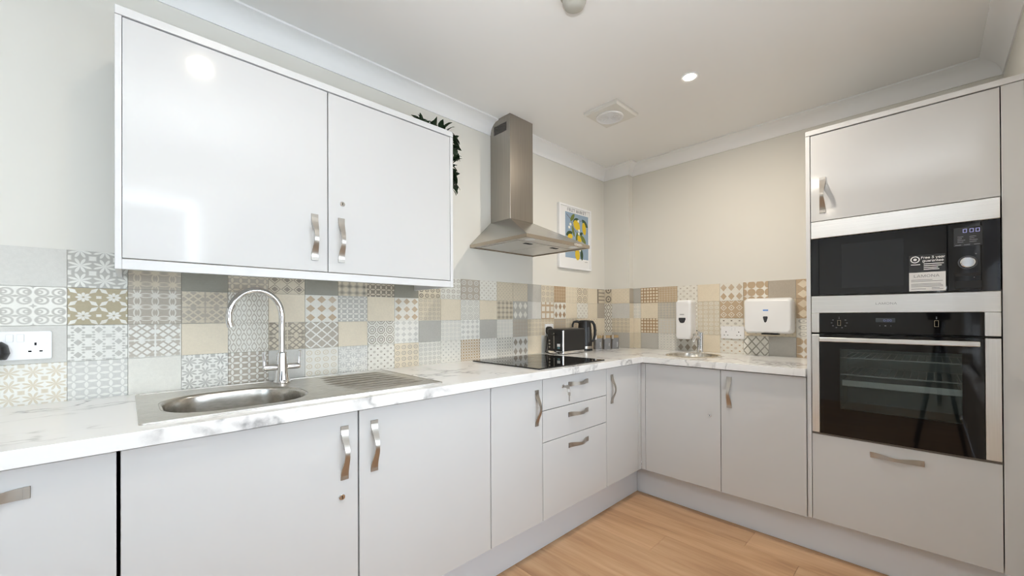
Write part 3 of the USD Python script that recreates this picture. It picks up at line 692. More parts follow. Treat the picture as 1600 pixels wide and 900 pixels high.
d = doorA(wc, -3.0225, -2.4615, 1.3560, 2.0415, y=WF+0.001); handle(d, 'A', -2.508, 1.482, at=WF+0.001)
d = doorA(wc, -2.4580, -1.8975, 1.3560, 2.0415, y=WF+0.001); handle(d, 'A', -2.410, 1.482, at=WF+0.001); lock(d, 'A', -2.406, 1.624, at=WF+0.001)

# ------------------------------------------------------------------ cooker hood
hx0, hx1, hy, hz0, hz1 = -1.515, -0.957, -0.478, 1.5965, 1.6150
ho = thing('cooker_hood', 'brushed steel chimney cooker hood above the black hob', 'cooker hood', ((hx0+hx1)/2, 0, hz0))
tx0, tx1, ty, tz = CHIM[0]-0.001, CHIM[1]+0.001, -0.182, 1.772
lip = cat_(bx(hx0, hx0+0.012, hy, -0.001, hz0, hz1), bx(hx1-0.012, hx1, hy, -0.001, hz0, hz1), bx(hx0+0.012, hx1-0.012, hy, hy+0.012, hz0, hz1), bx(hx0+0.012, hx1-0.012, -0.013, -0.001, hz0, hz1))
obj('lip', lip, simple('hood_lip_warm_reflection', (0.46, 0.40, 0.33), 0.3, 1.0), ho)  # tan tone stands for the warm floor and cabinets the lip mirrors
obj('canopy', hull([(hx0, hy, hz1), (hx1, hy, hz1), (hx1, -0.001, hz1), (hx0, -0.001, hz1), (tx0, ty, tz), (tx1, ty, tz), (tx1, -0.001, tz), (tx0, -0.001, tz)]), 'hood_x', ho)
ch = obj('chimney', bx(CHIM[0], CHIM[1], -0.181, -0.001, tz+0.0002, ZC-0.0005, 0.0015), 'hood_z', ho)
obj('vent_slot', bx(CHIM[0]-0.0006, CHIM[0]+0.001, -0.150, -0.036, 2.314, 2.368), simple('vent_dark', (0.09, 0.085, 0.08), 0.5, 0.5), ch)
for i in range(7): obj('vent_slat', bx(CHIM[0]-0.0022, CHIM[0]-0.0004, -0.149, -0.037, 2.3175+i*0.0075, 2.3200+i*0.0075), simple('vent_slat_dark_%d' % i, (0.17, 0.16, 0.15), 0.5, 0.6), ch)
obj('underside', bx(hx0+0.013, hx1-0.013, hy+0.013, -0.014, hz0+0.006, hz1-0.0005), 'filter', ho)
for a, b in ((hx0+0.05, -1.2385), (-1.2335, hx1-0.05)):
    f = obj('filter', bx(a, b, hy+0.115, -0.045, hz0+0.0025, hz0+0.006, 0.001), 'filter', ho)
    obj('filter_grip', bx((a+b)/2-0.030, (a+b)/2+0.030, hy+0.135, hy+0.160, hz0+0.0012, hz0+0.003, 0.0004), 'dark_void', f)
for cx in (hx0+0.09, hx1-0.09): obj('lamp_cover', disc((cx, hy+0.062, hz0+0.0062), 0.028, 0.003, '-z', 24, 0.0006), 'offwhite_plastic', ho)
bp = obj('button_panel', bx(-1.113, -1.037, hy-0.0022, hy+0.001, hz0+0.003, hz1-0.003, 0.0005), 'chrome', ho)
for i in range(5): obj('button', disc((-1.103+i*0.014, hy-0.002, (hz0+hz1)/2), 0.0038, 0.0016, '-y', 14, 0.0004), 'nickel', bp)

# ------------------------------------------------------------------ lemon print on the wall
pc = thing('framed_print', 'white framed lemon branch print behind the cooker hood', 'picture', (-0.49, -0.01, 1.545))
px0, px1, pz0, pz1, pf = -0.692, -0.287, 1.545, 2.032, -0.024
fw = 0.014
obj('frame', cat_(bx(px0, px0+fw, pf, -0.001, pz0, pz1, 0.001), bx(px1-fw, px1, pf, -0.001, pz0, pz1, 0.001), bx(px0+fw, px1-fw, pf, -0.001, pz0, pz0+fw, 0.001), bx(px0+fw, px1-fw, pf, -0.001, pz1-fw, pz1, 0.001)), 'white_plastic', pc)
art = obj('print', bx(px0+fw, px1-fw, -0.016, -0.002, pz0+fw, pz1-fw), 'paper', pc)
qx0, qx1, qz0, qz1 = -0.614, -0.320, 1.630, 1.978
obj('blue_panel', bx(qx0, qx1, -0.0164, -0.0150, qz0, qz1), 'lemon_sky', art)
def flat(poly, lay, mat, name):
    m = extr(poly, 0.0002); obj(name, face_to(m, '-y', (0, -0.0164-0.0002*lay, 0)), mat, art)
def st(s_, t_): return qx0+(qx1-qx0)*s_, qz1-(qz1-qz0)*t_
def ell(s_, t_, rx, rz, rot, mat, lay, name, pointed=False):
    x, z = st(s_, t_)
    if pointed:
        p = Polygon([(rx*math.cos(a)*1.0, rz*math.sin(a)*abs(math.sin(a))**0.7) for a in np.linspace(0, 2*np.pi, 25)[:-1]])
    else:
        p = Polygon([(rx*math.cos(a), rz*math.sin(a)) for a in np.linspace(0, 2*np.pi, 25)[:-1]])
        tip = Polygon([(rx*1.16, 0), (rx*0.8, rz*0.45), (rx*0.8, -rz*0.45)]); p = p.union(tip) if name == 'lemon' else p
    flat(affinity.translate(affinity.rotate(p, rot, origin=(0, 0)), x, z), lay, mat, name)
def branch(P, w): 
    from shapely.geometry import LineString
    flat(LineString([st(*q) for q in P]).buffer(w), 1, 'stem_print', 'branch')
branch([(0.05, 0.05), (0.22, 0.14), (0.36, 0.34), (0.52, 0.46), (0.56, 0.60)], 0.0022); branch([(0.36, 0.12), (0.55, 0.16), (0.72, 0.12)], 0.0016)
for a in [(0.30, 0.10, 0.040, 0.017, 50, 'leaf_print'), (0.45, 0.15, 0.040, 0.020, 20, 'leaf_print_dark'), (0.84, 0.17, 0.046, 0.020, -35, 'leaf_print_dark'), (0.33, 0.40, 0.045, 0.014, 110, 'leaf_print'),
          (0.16, 0.47, 0.042, 0.020, 20, 'leaf_print_dark'), (0.50, 0.50, 0.040, 0.016, 70, 'leaf_print'), (0.76, 0.54, 0.050, 0.020, -40, 'leaf_print'), (0.68, 0.42, 0.022, 0.012, 20, 'leaf_print_dark'),
          (0.45, 0.80, 0.034, 0.016, 10, 'leaf_print'), (0.70, 0.90, 0.045, 0.018, 95, 'leaf_print_dark')]: ell(a[0], a[1], a[2], a[3], a[4], a[5], 2, 'leaf', True)
for a in [(0.48, 0.25, 0.052, 0.040, -35), (0.81, 0.29, 0.056, 0.028, -80), (0.20, 0.53, 0.035, 0.024, 10), (0.60, 0.56, 0.040, 0.027, -60), (0.51, 0.91, 0.050, 0.034, 95)]: ell(a[0], a[1], a[2]*0.86, a[3]*0.86, a[4], 'lemon', 3, 'lemon')
for a in [(0.55, 0.15), (0.21, 0.26), (0.16, 0.33), (0.58, 0.36), (0.57, 0.43), (0.62, 0.80)]: ell(a[0], a[1], 0.012, 0.011, 0, 'blossom', 4, 'blossom')
obj('title', text_on('FRUIT MARKET', 0.0235, '-y', ((qx0+qx1)/2-0.002, -0.0160, 1.998), 0.0003, True, stretch=1.0), 'ink_grey', art)
obj('caption', text_on('LEMON', 0.008, '-y', (qx1-0.030, -0.0160, 1.612), 0.0003), 'ink_grey', art)

# ------------------------------------------------------------------ ceiling fittings
vt = thing('extractor_vent', 'square white ceiling extractor vent with a round grille', 'vent', (-0.895, -0.60, ZC))
vx0, vx1, vy0, vy1 = -1.022, -0.780, -0.712, -0.485
obj('cover', hull([(x, y, ZC-0.0003) for x in (vx0, vx1) for y in (vy0, vy1)]+[(x, y, ZC-0.012) for x in (vx0, vx1) for y in (vy0, vy1)]+[(x, y, ZC-0.021) for x in (vx0+0.010, vx1-0.010) for y in (vy0+0.010, vy1-0.010)]), simple('vent_plastic', (0.74, 0.725, 0.68), 0.35), vt)
vc = ((vx0+vx1)/2+0.004, (vy0+vy1)/2+0.012)
gr = obj('grille_ring', lathe([(0.070, ZC-0.0205), (0.082, ZC-0.0205), (0.081, ZC-0.026), (0.074, ZC-0.028), (0.070, ZC-0.025)], (vc[0], vc[1], 0), 44), 'white_plastic', vt, smooth=40)
obj('grille', cat_(disc((vc[0], vc[1], ZC-0.0208), 0.0705, 0.002, '-z', 36), *[extr(Point(*vc).buffer(r+0.0014, quad_segs=12).difference(Point(*vc).buffer(r-0.0014, quad_segs=12)), 0.003, ZC-0.0255) for r in np.arange(0.008, 0.068, 0.0075)]), 'offwhite_plastic', vt)
obj('badge', bx(vx0+0.060, vx0+0.083, vy0+0.092, vy0+0.100, ZC-0.0218, ZC-0.0208), 'ink_grey', vt)
for i, (x, y) in enumerate(DOWNLIGHTS):
    lab = ['lit recessed downlight near the extractor vent', 'lit recessed downlight above the sink, mirrored in the wall cupboard', 'unseen lit recessed downlight near the plain end wall, placed to light the left end'][i]
    dl = thing('downlight', lab, 'light', (x, y, ZC), 'recessed ceiling downlights')
    obj('bezel', lathe([(0.030, ZC-0.0004), (0.043, ZC-0.0004), (0.043, ZC-0.003), (0.040, ZC-0.0055), (0.031, ZC-0.004)], (x, y, 0), 32), 'white_plastic', dl, smooth=40)
    obj('lens', disc((x, y, ZC-0.0005), 0.0302, 0.003, '-z', 28), 'lamp', dl)
    disk_light('lamp_light_%d' % i, (x, y, ZC-0.009), 0.03, WARM, LAMP_W[i])
sm = thing('smoke_alarm', 'pale domed smoke alarm on the ceiling at the top edge of the view', 'smoke alarm', (-1.79, -1.00, ZC))
obj('base', lathe([(0, ZC-0.0004), (0.054, ZC-0.0004), (0.055, ZC-0.010), (0.050, ZC-0.013), (0, ZC-0.013)], (-1.79, -1.00, 0), 36), simple('alarm_plastic', (0.46, 0.45, 0.40), 0.5), sm, smooth=35)
obj('dome', lathe([(0.046, ZC-0.012), (0.044, ZC-0.036), (0.036, ZC-0.054), (0.020, ZC-0.063), (0, ZC-0.065)], (-1.79, -1.00, 0), 36), simple('alarm_dome', (0.46, 0.45, 0.40), 0.5), sm, smooth=40)

# ------------------------------------------------------------------ tall oven housing
ZTOP, Z1, Z2, Z3, Z4, Z5, Z6, Z7 = 2.0900, 2.0624, 1.6384, 1.5554, 1.2743, 1.1924, 1.0970, 0.6100
ty0, ty1 = YT-0.018, -2.1200          # fronts span
tu = thing('oven_housing', 'tall white housing cabinet holding the microwave and oven', 'cabinet', (-0.3, -1.83, ZB))
obj('side_panel', bx(XT-0.002, -0.004, YT-0.0175, YT, ZB, 2.0655, 0.001), 'carcass', tu)
obj('side_panel', bx(XT+0.02, -0.004, ty1-0.018, ty1-0.002, ZB, 2.0655), 'carcass', tu)
obj('top_panel', bx(XT-0.004, -0.004, YC+0.001, YT, 2.0665, ZTOP, 0.001), 'carcass', tu)
obj('body', cat_(bx(-0.025, -0.004, ty1-0.001, ty0-0.001, ZB, 2.065), bx(XT+0.025, -0.026, ty1-0.001, ty0-0.001, Z2+0.004, Z2+0.018), bx(XT+0.025, -0.026, ty1-0.001, ty0-0.001, Z4-0.006, Z4+0.006), bx(XT+0.025, -0.026, ty1-0.001, ty0-0.001, Z7-0.016, Z7-0.003), bx(XT+0.025, -0.026, ty1-0.001, ty0-0.001, ZB, ZB+0.018)), 'carcass', tu)
d = doorB(tu, ty0-0.0015, ty1+0.0015, Z2+0.0025, Z1, x=XT); handle(d, 'B', -1.570, 1.764, at=XT)
d = doorB(tu, ty0-0.0015, ty1+0.0015, ZB, Z7-0.0065, name='drawer', x=XT); handle(d, 'B', -1.822, 0.551, True, at=XT)
obj('filler_panel', bx(XT, XT+0.019, YC+0.001, ty1-0.0015, ZB, 2.0650, 0.001), 'gloss', tu)

# ---- microwave
def yb(y0, y1, x0, x1, z0, z1, b=0.0): return bx(x0, x1, y0, y1, z0, z1, b)
mw = thing('microwave', 'black built-in microwave with steel trim above the oven', 'microwave', (-0.3, -1.82, Z4))
a0, a1 = ty0-0.0025, ty1+0.0025
obj('steel_trim', bx(XT-0.005, XT+0.016, a1, a0, Z3, Z2-0.001, 0.002), 'steel_y', mw)
obj('frame', cat_(bx(XT-0.002, XT+0.016, a1, a0, Z4+0.001, Z4+0.0050), bx(XT-0.002, XT+0.016, a0-0.029, a0, Z4+0.005, Z3-0.001), bx(XT-0.002, XT+0.016, a1, a1+0.048, Z4+0.005, Z3-0.001), bx(XT-0.002, XT+0.016, a1+0.048, a0-0.029, Z3-0.006, Z3-0.001)), 'micro_glass', mw)
obj('housing', bx(XT+0.018, -0.06, a1+0.01, a0-0.01, Z4+0.0075, Z2-0.012), 'grey_plastic', mw)
yd0, yd1, yp1 = a0-0.031, -1.9775, a1+0.050     # door from yd0 to yd1, control panel to yp1
dz0, dz1 = Z4+0.006, Z3-0.008
dr = obj('door', bx(XT-0.006, XT+0.014, yd1, yd0, dz0, dz1, 0.0015), 'micro_glass', mw)
obj('door_window', bx(XT-0.0066, XT-0.0055, -1.850, -1.640, Z4+0.035, Z3-0.040), simple('micro_window', (0.016, 0.018, 0.022), 0.05, spec=0.6), dr)
stx = XT-0.0068
sk = obj('sticker', cat_(bx(stx, XT-0.0058, -1.9730, -1.8660, 1.3625, 1.4360), ), 'grey_plastic', dr, label='dark upper half of the guarantee sticker')
obj('sticker', bx(stx, XT-0.0058, -1.9730, -1.8660, 1.2830, 1.3622), 'paper', dr, label='white lower half of the guarantee sticker')
tx_ = stx-0.0001
obj('emblem', cat_(face_to(extr(Point(0, 0).buffer(0.0145).difference(Point(0, 0).buffer(0.0105)), 0.0004), '-x', (tx_, -1.8845, 1.4170)), face_to(extr(Point(0, 0).buffer(0.0055), 0.0004), '-x', (tx_, -1.8845, 1.4170))), 'ink_white', sk)
obj('lettering', cat_(text_on('Free 3 year', 0.0095, '-x', (tx_, -1.9370, 1.4225), 0.0004, True, stretch=1.0), text_on('guarantee', 0.0095, '-x', (tx_, -1.9370, 1.4085), 0.0004, True, stretch=1.0)), 'ink_white', sk)
rows = [(-1.8720, -1.9000, 1.3955)] + [(-1.9100, -1.9680, 1.3970), (-1.9100, -1.9620, 1.3890), (-1.9100, -1.9520, 1.3810), (-1.9100, -1.9550, 1.3740)]
obj('small_print', cat_(*[bx(tx_-0.0003, tx_+0.0002, y1, y0, z-0.0018, z+0.0018) for y0, y1, z in rows]), 'ink_white', sk)
obj('lettering', text_on('LAMONA', 0.0115, '-x', (tx_, -1.9180, 1.3465), 0.0004, stretch=1.12), 'ink_grey', sk)
rows = [(-1.8720, -1.9350, 1.3300), (-1.8720, -1.9650, 1.3245), (-1.8720, -1.9600, 1.3130), (-1.8720, -1.9650, 1.3075), (-1.8720, -1.9660, 1.3020), (-1.8720, -1.9160, 1.2920), (-1.9330, -1.9560, 1.2955), (-1.9330, -1.9660, 1.2905)]
obj('small_print', cat_(*[bx(tx_-0.0003, tx_+0.0002, y1, y0, z-0.0011, z+0.0011) for y0, y1, z in rows]), 'ink_grey', sk)
cp = obj('control_panel', bx(XT-0.006, XT+0.014, yp1, yd1-0.002, dz0, dz1, 0.0015), 'micro_glass', mw)
cyy = -2.033
fx = XT-0.0062
obj('display', cat_(bx(fx-0.0006, fx+0.0008, -2.072, -1.996, 1.4580, 1.5330, 0.0002)), 'grey_plastic', cp)
obj('digits', cat_(*[face_to(extr(sbox(-0.0055, -0.0075, 0.0055, 0.0075).difference(sbox(-0.0035, -0.0055, 0.0035, 0.0055)), 0.0003), '-x', (fx-0.0007, y, 1.5190)) for y in (-2.026, -2.044, -2.060)]), 'led', cp)
obj('symbols', cat_(*[bx(fx-0.0009, fx-0.0004, y-w, y, z-0.0009, z+0.0009) for y, w, z in ((-2.006, .016, 1.496), (-2.006, .012, 1.489), (-2.006, .021, 1.482), (-2.006, .016, 1.475), (-2.038, .018, 1.495), (-2.038, .013, 1.488), (-2.038, .022, 1.481), (-2.038, .019, 1.474), (-2.000, .016, 1.463), (-2.024, .016, 1.463), (-2.050, .016, 1.463))]), 'ink_faint', cp)
kb = obj('knob', cat_(disc((fx, cyy, 1.3920), 0.0205, 0.012, '-x', 36, 0.003)), 'chrome', cp, smooth=30)
obj('knob_ring', lathe([(0.0225, 0), (0.0270, 0), (0.0270, 0.0015), (0.0225, 0.0015)], seg=36).apply_transform(trimesh.transformations.rotation_matrix(-np.pi/2, (0, 1, 0))).apply_translation((fx, cyy, 1.3920)), simple('ring_grey', (0.12, 0.12, 0.13), 0.3, 1.0), cp, smooth=30)
obj('symbols', cat_(disc((fx, -2.016, 1.3425), 0.0032, 0.0006, '-x', 12), disc((fx, -2.050, 1.3425), 0.0032, 0.0006, '-x', 12), disc((fx, -2.055, 1.424), 0.0022, 0.0006, '-x', 12), disc((fx, -2.050, 1.331), 0.0018, 0.0006, '-x', 12)), 'ink_faint', cp)
obj('release_button', bx(XT-0.0085, XT-0.0055, -2.070, -1.999, 1.2870, 1.3180, 0.001), 'black_plastic', cp)
obj('button_strip', bx(XT-0.0072, XT-0.0055, -2.066, -2.000, 1.3370, 1.3480, 0.0004), 'black_plastic', cp)

# ---- oven
ov = thing('oven', 'black built-in single oven with steel trim under the microwave', 'oven', (-0.3, -1.82, Z7))
fs = obj('fascia', bx(XT-0.006, XT+0.016, a1, a0, Z5, Z4-0.0005, 0.002), 'steel_y', ov)
obj('lettering', text_on('LAMONA', 0.0095, '-x', (XT-0.0061, -1.793, 1.2335), 0.0003, stretch=1.25), 'ink_grey', fs)
sw0, sw1 = 0.031, 0.042
for nm, q0, q1 in (('steel_side', Z6+0.0015, Z5-0.0008), ('steel_side', Z7+0.004, Z6-0.0075)):
    obj(nm, bx(XT-0.006, XT+0.016, a0-sw0, a0, q0, q1, 0.0015), 'steel_z', ov); obj(nm, bx(XT-0.006, XT+0.016, a1, a1+sw1, q0, q1, 0.0015), 'steel_z', ov)
g0, g1 = a0-sw0-0.001, a1+sw1+0.001
op = obj('control_panel', bx(XT-0.0055, XT+0.014, g1, g0, Z6+0.0015, Z5-0.0008, 0.001), 'black_glass', ov)
px_ = XT-0.0057
zk = 1.1455
for yk in (-1.630, -1.946):
    obj('knob_mark', face_to(extr(rrect(-0.0065, 0.0065, -0.0135, 0.0135, 0.002).difference(rrect(-0.005, 0.005, -0.012, 0.012, 0.0015)), 0.0006), '-x', (px_, yk, zk)), 'brass', op)
    obj('knob_mark', cat_(disc((px_, yk, zk+0.021), 0.0018, 0.0006, '-x', 10), disc((px_, yk, zk+0.027), 0.0018, 0.0006, '-x', 10)), 'ink_faint', op)
mk = []
for a in (35, 0, -35, 145, 180, 215, 248, 292): mk.append(bx(px_-0.0004, px_+0.0002, -1.630+0.028*math.cos(math.radians(a))-0.003, -1.630+0.028*math.cos(math.radians(a))+0.003, zk+0.024*math.sin(math.radians(a))-0.0012, zk+0.024*math.sin(math.radians(a))+0.0012))
obj('dial_marks', cat_(*mk), 'ink_faint', op)
obj('display', bx(px_-0.0006, px_+0.0004, -1.822, -1.758, 1.1500, 1.1690), simple('oven_display', (0.045, 0.055, 0.065), 0.15), op)
obj('digits', text_on('0:00', 0.0095, '-x', (px_-0.0007, -1.797, 1.1580), 0.0003), 'led_dim', op)
obj('dial_marks', cat_(*[bx(px_-0.0004, px_+0.0002, y-w, y+w, 1.1328, 1.1358) for y, w in ((-1.772, 0.001), (-1.790, 0.003), (-1.808, 0.001))]), 'ink_faint', op)
obj('vent_gap', bx(XT+0.004, XT+0.014, a1, a0, Z6-0.0060, Z6+0.0005), 'dark_void', ov)
# door glass with a clear middle
oz0, oz1 = Z7+0.004, Z6-0.0075
wy0, wy1, wz0, wz1 = -1.632, -2.016, 0.742, 1.024
od = obj('door', cat_(bx(XT-0.008, XT+0.010, wy0, g0, oz0, oz1), bx(XT-0.008, XT+0.010, g1, wy1, oz0, oz1), bx(XT-0.008, XT+0.010, wy1, wy0, wz1, oz1), bx(XT-0.008, XT+0.010, wy1, wy0, oz0, wz0)), 'black_glass', ov)
obj('door_pane', bx(XT-0.008, XT-0.004, wy1+0.0002, wy0-0.0002, wz0+0.0002, wz1-0.0002), 'oven_pane', od)
hd = obj('handle', bx(XT-0.045, XT-0.030, g1+0.012, g0-0.002, 1.0570, 1.0770, 0.0025), 'steel_y', od)
for y in (g0-0.04, g1+0.05): obj('handle_stand', bx(XT-0.031, XT-0.0075, y-0.008, y+0.008, 1.060, 1.074, 0.001), 'black_plastic', hd)
obj('base_trim', bx(XT-0.002, XT+0.014, a1, a0, Z7-0.0055, Z7+0.0030), simple('oven_base_trim', (0.18, 0.17, 0.16), 0.4, 0.8), ov)
cav = []
ix0, ix1, iy0, iy1, iz0, iz1 = XT+0.020, -0.12, -1.606, -2.045, 0.700, 1.030
cav = cat_(bx(ix1, ix1+0.01, iy1, iy0, iz0, iz1), bx(ix0, ix1, iy1-0.008, iy1, iz0, iz1), bx(ix0, ix1, iy0, iy0+0.008, iz0, iz1), bx(ix0, ix1, iy1, iy0, iz0-0.008, iz0), bx(ix0, ix1, iy1, iy0, iz1, iz1+0.008))
obj('cavity', cav, 'cavity', ov)
for zk_ in (0.978, 0.898):
    ww = [tube([(ix0+0.03+0.0*i, iy0-0.012, zk_), (ix0+0.03, iy1+0.012, zk_)], 0.0030, 6), tube([(ix1-0.03, iy0-0.012, zk_), (ix1-0.03, iy1+0.012, zk_)], 0.0030, 6), tube([(ix0+0.03, iy0-0.006, zk_+0.010), (ix0+0.03, iy0-0.014, zk_)], 0.003, 6), tube([(ix0+0.03, iy1+0.006, zk_+0.010), (ix0+0.03, iy1+0.014, zk_)], 0.003, 6)]
    for i in range(16): y = iy0-0.03-i*(abs(iy1-iy0)-0.06)/15; ww.append(tube([(ix0+0.03, y, zk_+0.001), (ix1-0.03, y, zk_+0.001)], 0.0016, 5))
    obj('wire_shelf', cat_(*ww), 'rack', ov, smooth=40)
obj('grill_pan', cat_(bx(ix0+0.03, ix1-0.02, iy1+0.03, iy0-0.03, 0.8440, 0.8460), bx(ix0+0.028, ix0+0.031, iy1+0.03, iy0-0.03, 0.8440, 0.8720, 0.001), bx(ix0+0.028, ix1-0.02, iy1+0.027, iy1+0.030, 0.8440, 0.8720), bx(ix0+0.028, ix1-0.02, iy0-0.030, iy0-0.027, 0.8440, 0.8720)), simple('pan_enamel', (0.75, 0.77, 0.77), 0.35, 0.3), ov)

# ------------------------------------------------------------------ sockets
def socket(label, plane, a, z, gang=2, name='wall_socket', plug=None):
    w, h = (0.146 if gang == 2 else 0.086)/2, 0.043
    base = (a, -TT, z) if plane == '-y' else (-TT, a, z)
    s_ = thing(name, label, 'socket', base)
    def put(n, poly, d0, d1, mat, par=s_):
        m = extr(poly, d1-d0, d0); return obj(n, face_to(m, plane, base), mat, par)
    fp = put('faceplate', rrect(-w, w, -h, h, 0.005), 0.0003, 0.0080, 'white_plastic')
    put('faceplate_edge', rrect(-w+0.0015, w-0.0015, -h+0.0015, h-0.0015, 0.005), 0.0080, 0.0092, 'white_plastic', s_)
    for cx in ([-0.040, 0.040] if gang == 2 else [0.0]):
        for (x, y, sx, sy) in ((0, 0.004, 0.0022, 0.0042), (-0.0111, -0.0182, 0.0033, 0.0021), (0.0111, -0.0182, 0.0033, 0.0021)):
            put('pin_hole', sbox(cx+x-sx, y-sy, cx+x+sx, y+sy), 0.0090, 0.0094, 'dark_void')
        put('screw_cover', Point(cx+(0.0215 if gang == 2 else 0)*(1 if cx > 0 else -1), 0.004 if gang == 2 else 0.03).buffer(0.0024), 0.0090, 0.0095, 'offwhite_plastic')
    for sx in ([-0.0105, 0.0105] if gang == 2 else [0.0]):
        put('switch', rrect(sx-0.0068, sx+0.0068, 0.012, 0.034, 0.002) if gang == 2 else rrect(sx-0.0068, sx+0.0068, 0.014, 0.034, 0.002), 0.0090, 0.0116, 'white_plastic')
        put('switch_gap', rrect(sx-0.0080, sx+0.0080, 0.0108, 0.0352, 0.0025), 0.0088, 0.0093, 'sealant')
    return s_
socket('white double wall socket left of the sink with a black plug in it', '-y', -3.256, 1.1015)
socket('white single wall socket behind the toaster', '-y', -0.797, 1.083, 1)
socket('white double wall socket between the hand basin and the towel dispenser', '-x', -0.9865, 1.064)
def plug(label, x, z, sc=1.0):
    p = thing('plug', label, 'plug', (x, -TT-0.0095, z))
    prof = Polygon([(-0.024, 0.016), (-0.012, 0.024), (0.012, 0.024), (0.022, 0.014), (0.026, -0.008), (0.020, -0.024), (-0.020, -0.024), (-0.026, -0.008)]).buffer(0.003)
    rings = []
    c0 = np.array(prof.exterior.coords)[:-1]
    for dd, s0 in ((0, 1.0), (0.012, 1.0), (0.022, 0.88), (0.030, 0.70), (0.033, 0.5)): rings.append(lift(c0*s0*sc, dd))
    m = loft(rings, True, True); trimesh.repair.fix_normals(m)
    obj('body', face_to(m, '-y', (x, -TT-0.0095, z)), 'black_plastic', p, smooth=40)
    return p
p1 = plug('black plug in the double socket at the left edge', -3.294, 1.088)
obj('cable', tube([(-3.294, -0.030, 1.060), (-3.294, -0.032, 1.02), (-3.310, -0.034, 0.96), (-3.345, -0.040, H+0.004), (-3.42, -0.06, H+0.004)], 0.0035, 8), 'black_plastic', p1, smooth=40)
p2 = plug('black plug in the socket behind the toaster', -0.812, 1.080)
obj('cable', tube([(-0.818, -0.036, 1.060), (-0.852, -0.040, 1.030), (-0.885, -0.06, 0.975), (-0.918, -0.08, 0.935), (-0.915, -0.12, H+0.0052), (-0.905, -0.145, H+0.0045), (-0.882, -0.150, H+0.0045)], 0.0035, 8), 'black_plastic', p2, smooth=40)

# ------------------------------------------------------------------ toaster
def rbox(x0, x1, y0, y1, z0, z1, r, top=0.0, seg=6):
    rings = [lift(contour(x0, x1, y0, y1, r, seg), z0)]
    if top <= 0: rings.append(lift(contour(x0, x1, y0, y1, r, seg), z1))
    else:
        for k in range(6):
            a = k/5*math.pi/2; ins = top*(1-math.cos(a))
            rings.append(lift(contour(x0+ins, x1-ins, y0+ins, y1-ins, max(r-ins, 0.002), seg), z1-top+top*math.sin(a)))
    m = loft(rings, True, True); trimesh.repair.fix_normals(m); return m
def turn(m, ang, c):
    m = m.copy(); m.apply_transform(trimesh.transformations.rotation_matrix(math.radians(ang), (0, 0, 1), (c[0], c[1], 0))); return m
tc = (-0.700, -0.105); TA = 0
ts = thing('toaster', 'black two slot toaster with a steel base beside the hob', 'toaster', (tc[0], tc[1], H))
tb0, tb1, tl0, tl1 = -0.876, -0.613, -0.200, -0.052
obj('base', turn(rbox(tb0+0.003, tb1-0.003, tl0+0.003, tl1-0.003, H+0.004, H+0.024, 0.018), TA, tc), 'chrome', ts, smooth=30)
obj('foot', turn(rbox(tb0+0.02, tb1-0.02, tl0+0.015, tl1-0.015, H+0.0002, H+0.005, 0.01), TA, tc), 'black_plastic', ts)
obj('shell', turn(rbox(tb0, tb1, tl0, tl1, H+0.022, 1.0935, 0.020, 0.012), TA, tc), 'black_plastic', ts, smooth=35)
for yy in (-0.151, -0.101): obj('slot', turn(bx(-0.841, -0.648, yy-0.012, yy+0.012, 1.0930, 1.0942), TA, tc), 'dark_void', ts)
obj('top_rim', turn(cat_(*[extr(rrect(-0.846, -0.643, yy-0.0165, yy+0.0165, 0.004).difference(sbox(-0.841, yy-0.012, -0.648, yy+0.012)), 0.001, 1.0932) for yy in (-0.151, -0.101)]), TA, tc), 'nickel', ts)
ed = contour(tb0-0.0009, tb1+0.0009, tl0-0.0009, tl1+0.0009, 0.020, 6)
cor = ed[16:20]; inn = (cor-np.array([-0.745, -0.126]))*0.992+np.array([-0.745, -0.126])
st_ = loft([lift(np.vstack([cor, inn[::-1]]), H+0.024), lift(np.vstack([cor, inn[::-1]]), 1.082)], True, True); trimesh.repair.fix_normals(st_)
obj('chrome_strip', turn(st_, TA, tc), 'chrome', ts, smooth=30)
ex = tb0-0.0003
obj('lever_slot', turn(bx(ex-0.0004, ex+0.001, -0.123, -0.117, 0.957, 1.066), TA, tc), 'nickel', ts)
obj('lever', turn(bx(ex-0.020, ex, -0.135, -0.105, 1.048, 1.056, 0.002), TA, tc), 'black_plastic', ts)
for zz in (0.967, 0.989, 1.011): obj('button', disc((ex+0.0005, -0.081, zz), 0.0062, 0.004, '-x', 16, 0.001), 'nickel', ts, smooth=30)
obj('badge', bx(ex-0.0006, ex+0.001, -0.175, -0.149, 0.972, 0.992), 'ink_white', ts); obj('badge', bx(ex-0.0006, ex+0.001, -0.173, -0.151, 0.957, 0.969), simple('badge_teal', (0.10, 0.22, 0.25), 0.4), ts)

# ------------------------------------------------------------------ kettle
kx, ky_ = -0.487, -0.098
kt = thing('kettle', 'black jug kettle standing between the toaster and the grey canisters', 'kettle', (kx, ky_, H))
obj('base', lathe([(0, H+0.0002), (0.058, H+0.0002), (0.060, H+0.003), (0.058, H+0.016), (0, H+0.016)], (kx, ky_, 0), 40), 'black_plastic', kt, smooth=35)
obj('band', lathe([(0.0, H+0.0162), (0.0545, H+0.0162), (0.0545, H+0.036), (0, H+0.036)], (kx, ky_, 0), 40), 'nickel', kt, smooth=35)
obj('body', lathe([(0, H+0.0362), (0.0560, H+0.0362), (0.0555, H+0.08), (0.0510, H+0.16), (0.0465, H+0.218), (0, H+0.218)], (kx, ky_, 0), 40), 'black_plastic', kt, smooth=35)
obj('lid', lathe([(0, H+0.2182), (0.0445, H+0.2182), (0.0430, H+0.227), (0.030, H+0.231), (0, H+0.232)], (kx, ky_, 0), 36), 'black_plastic', kt, smooth=35)
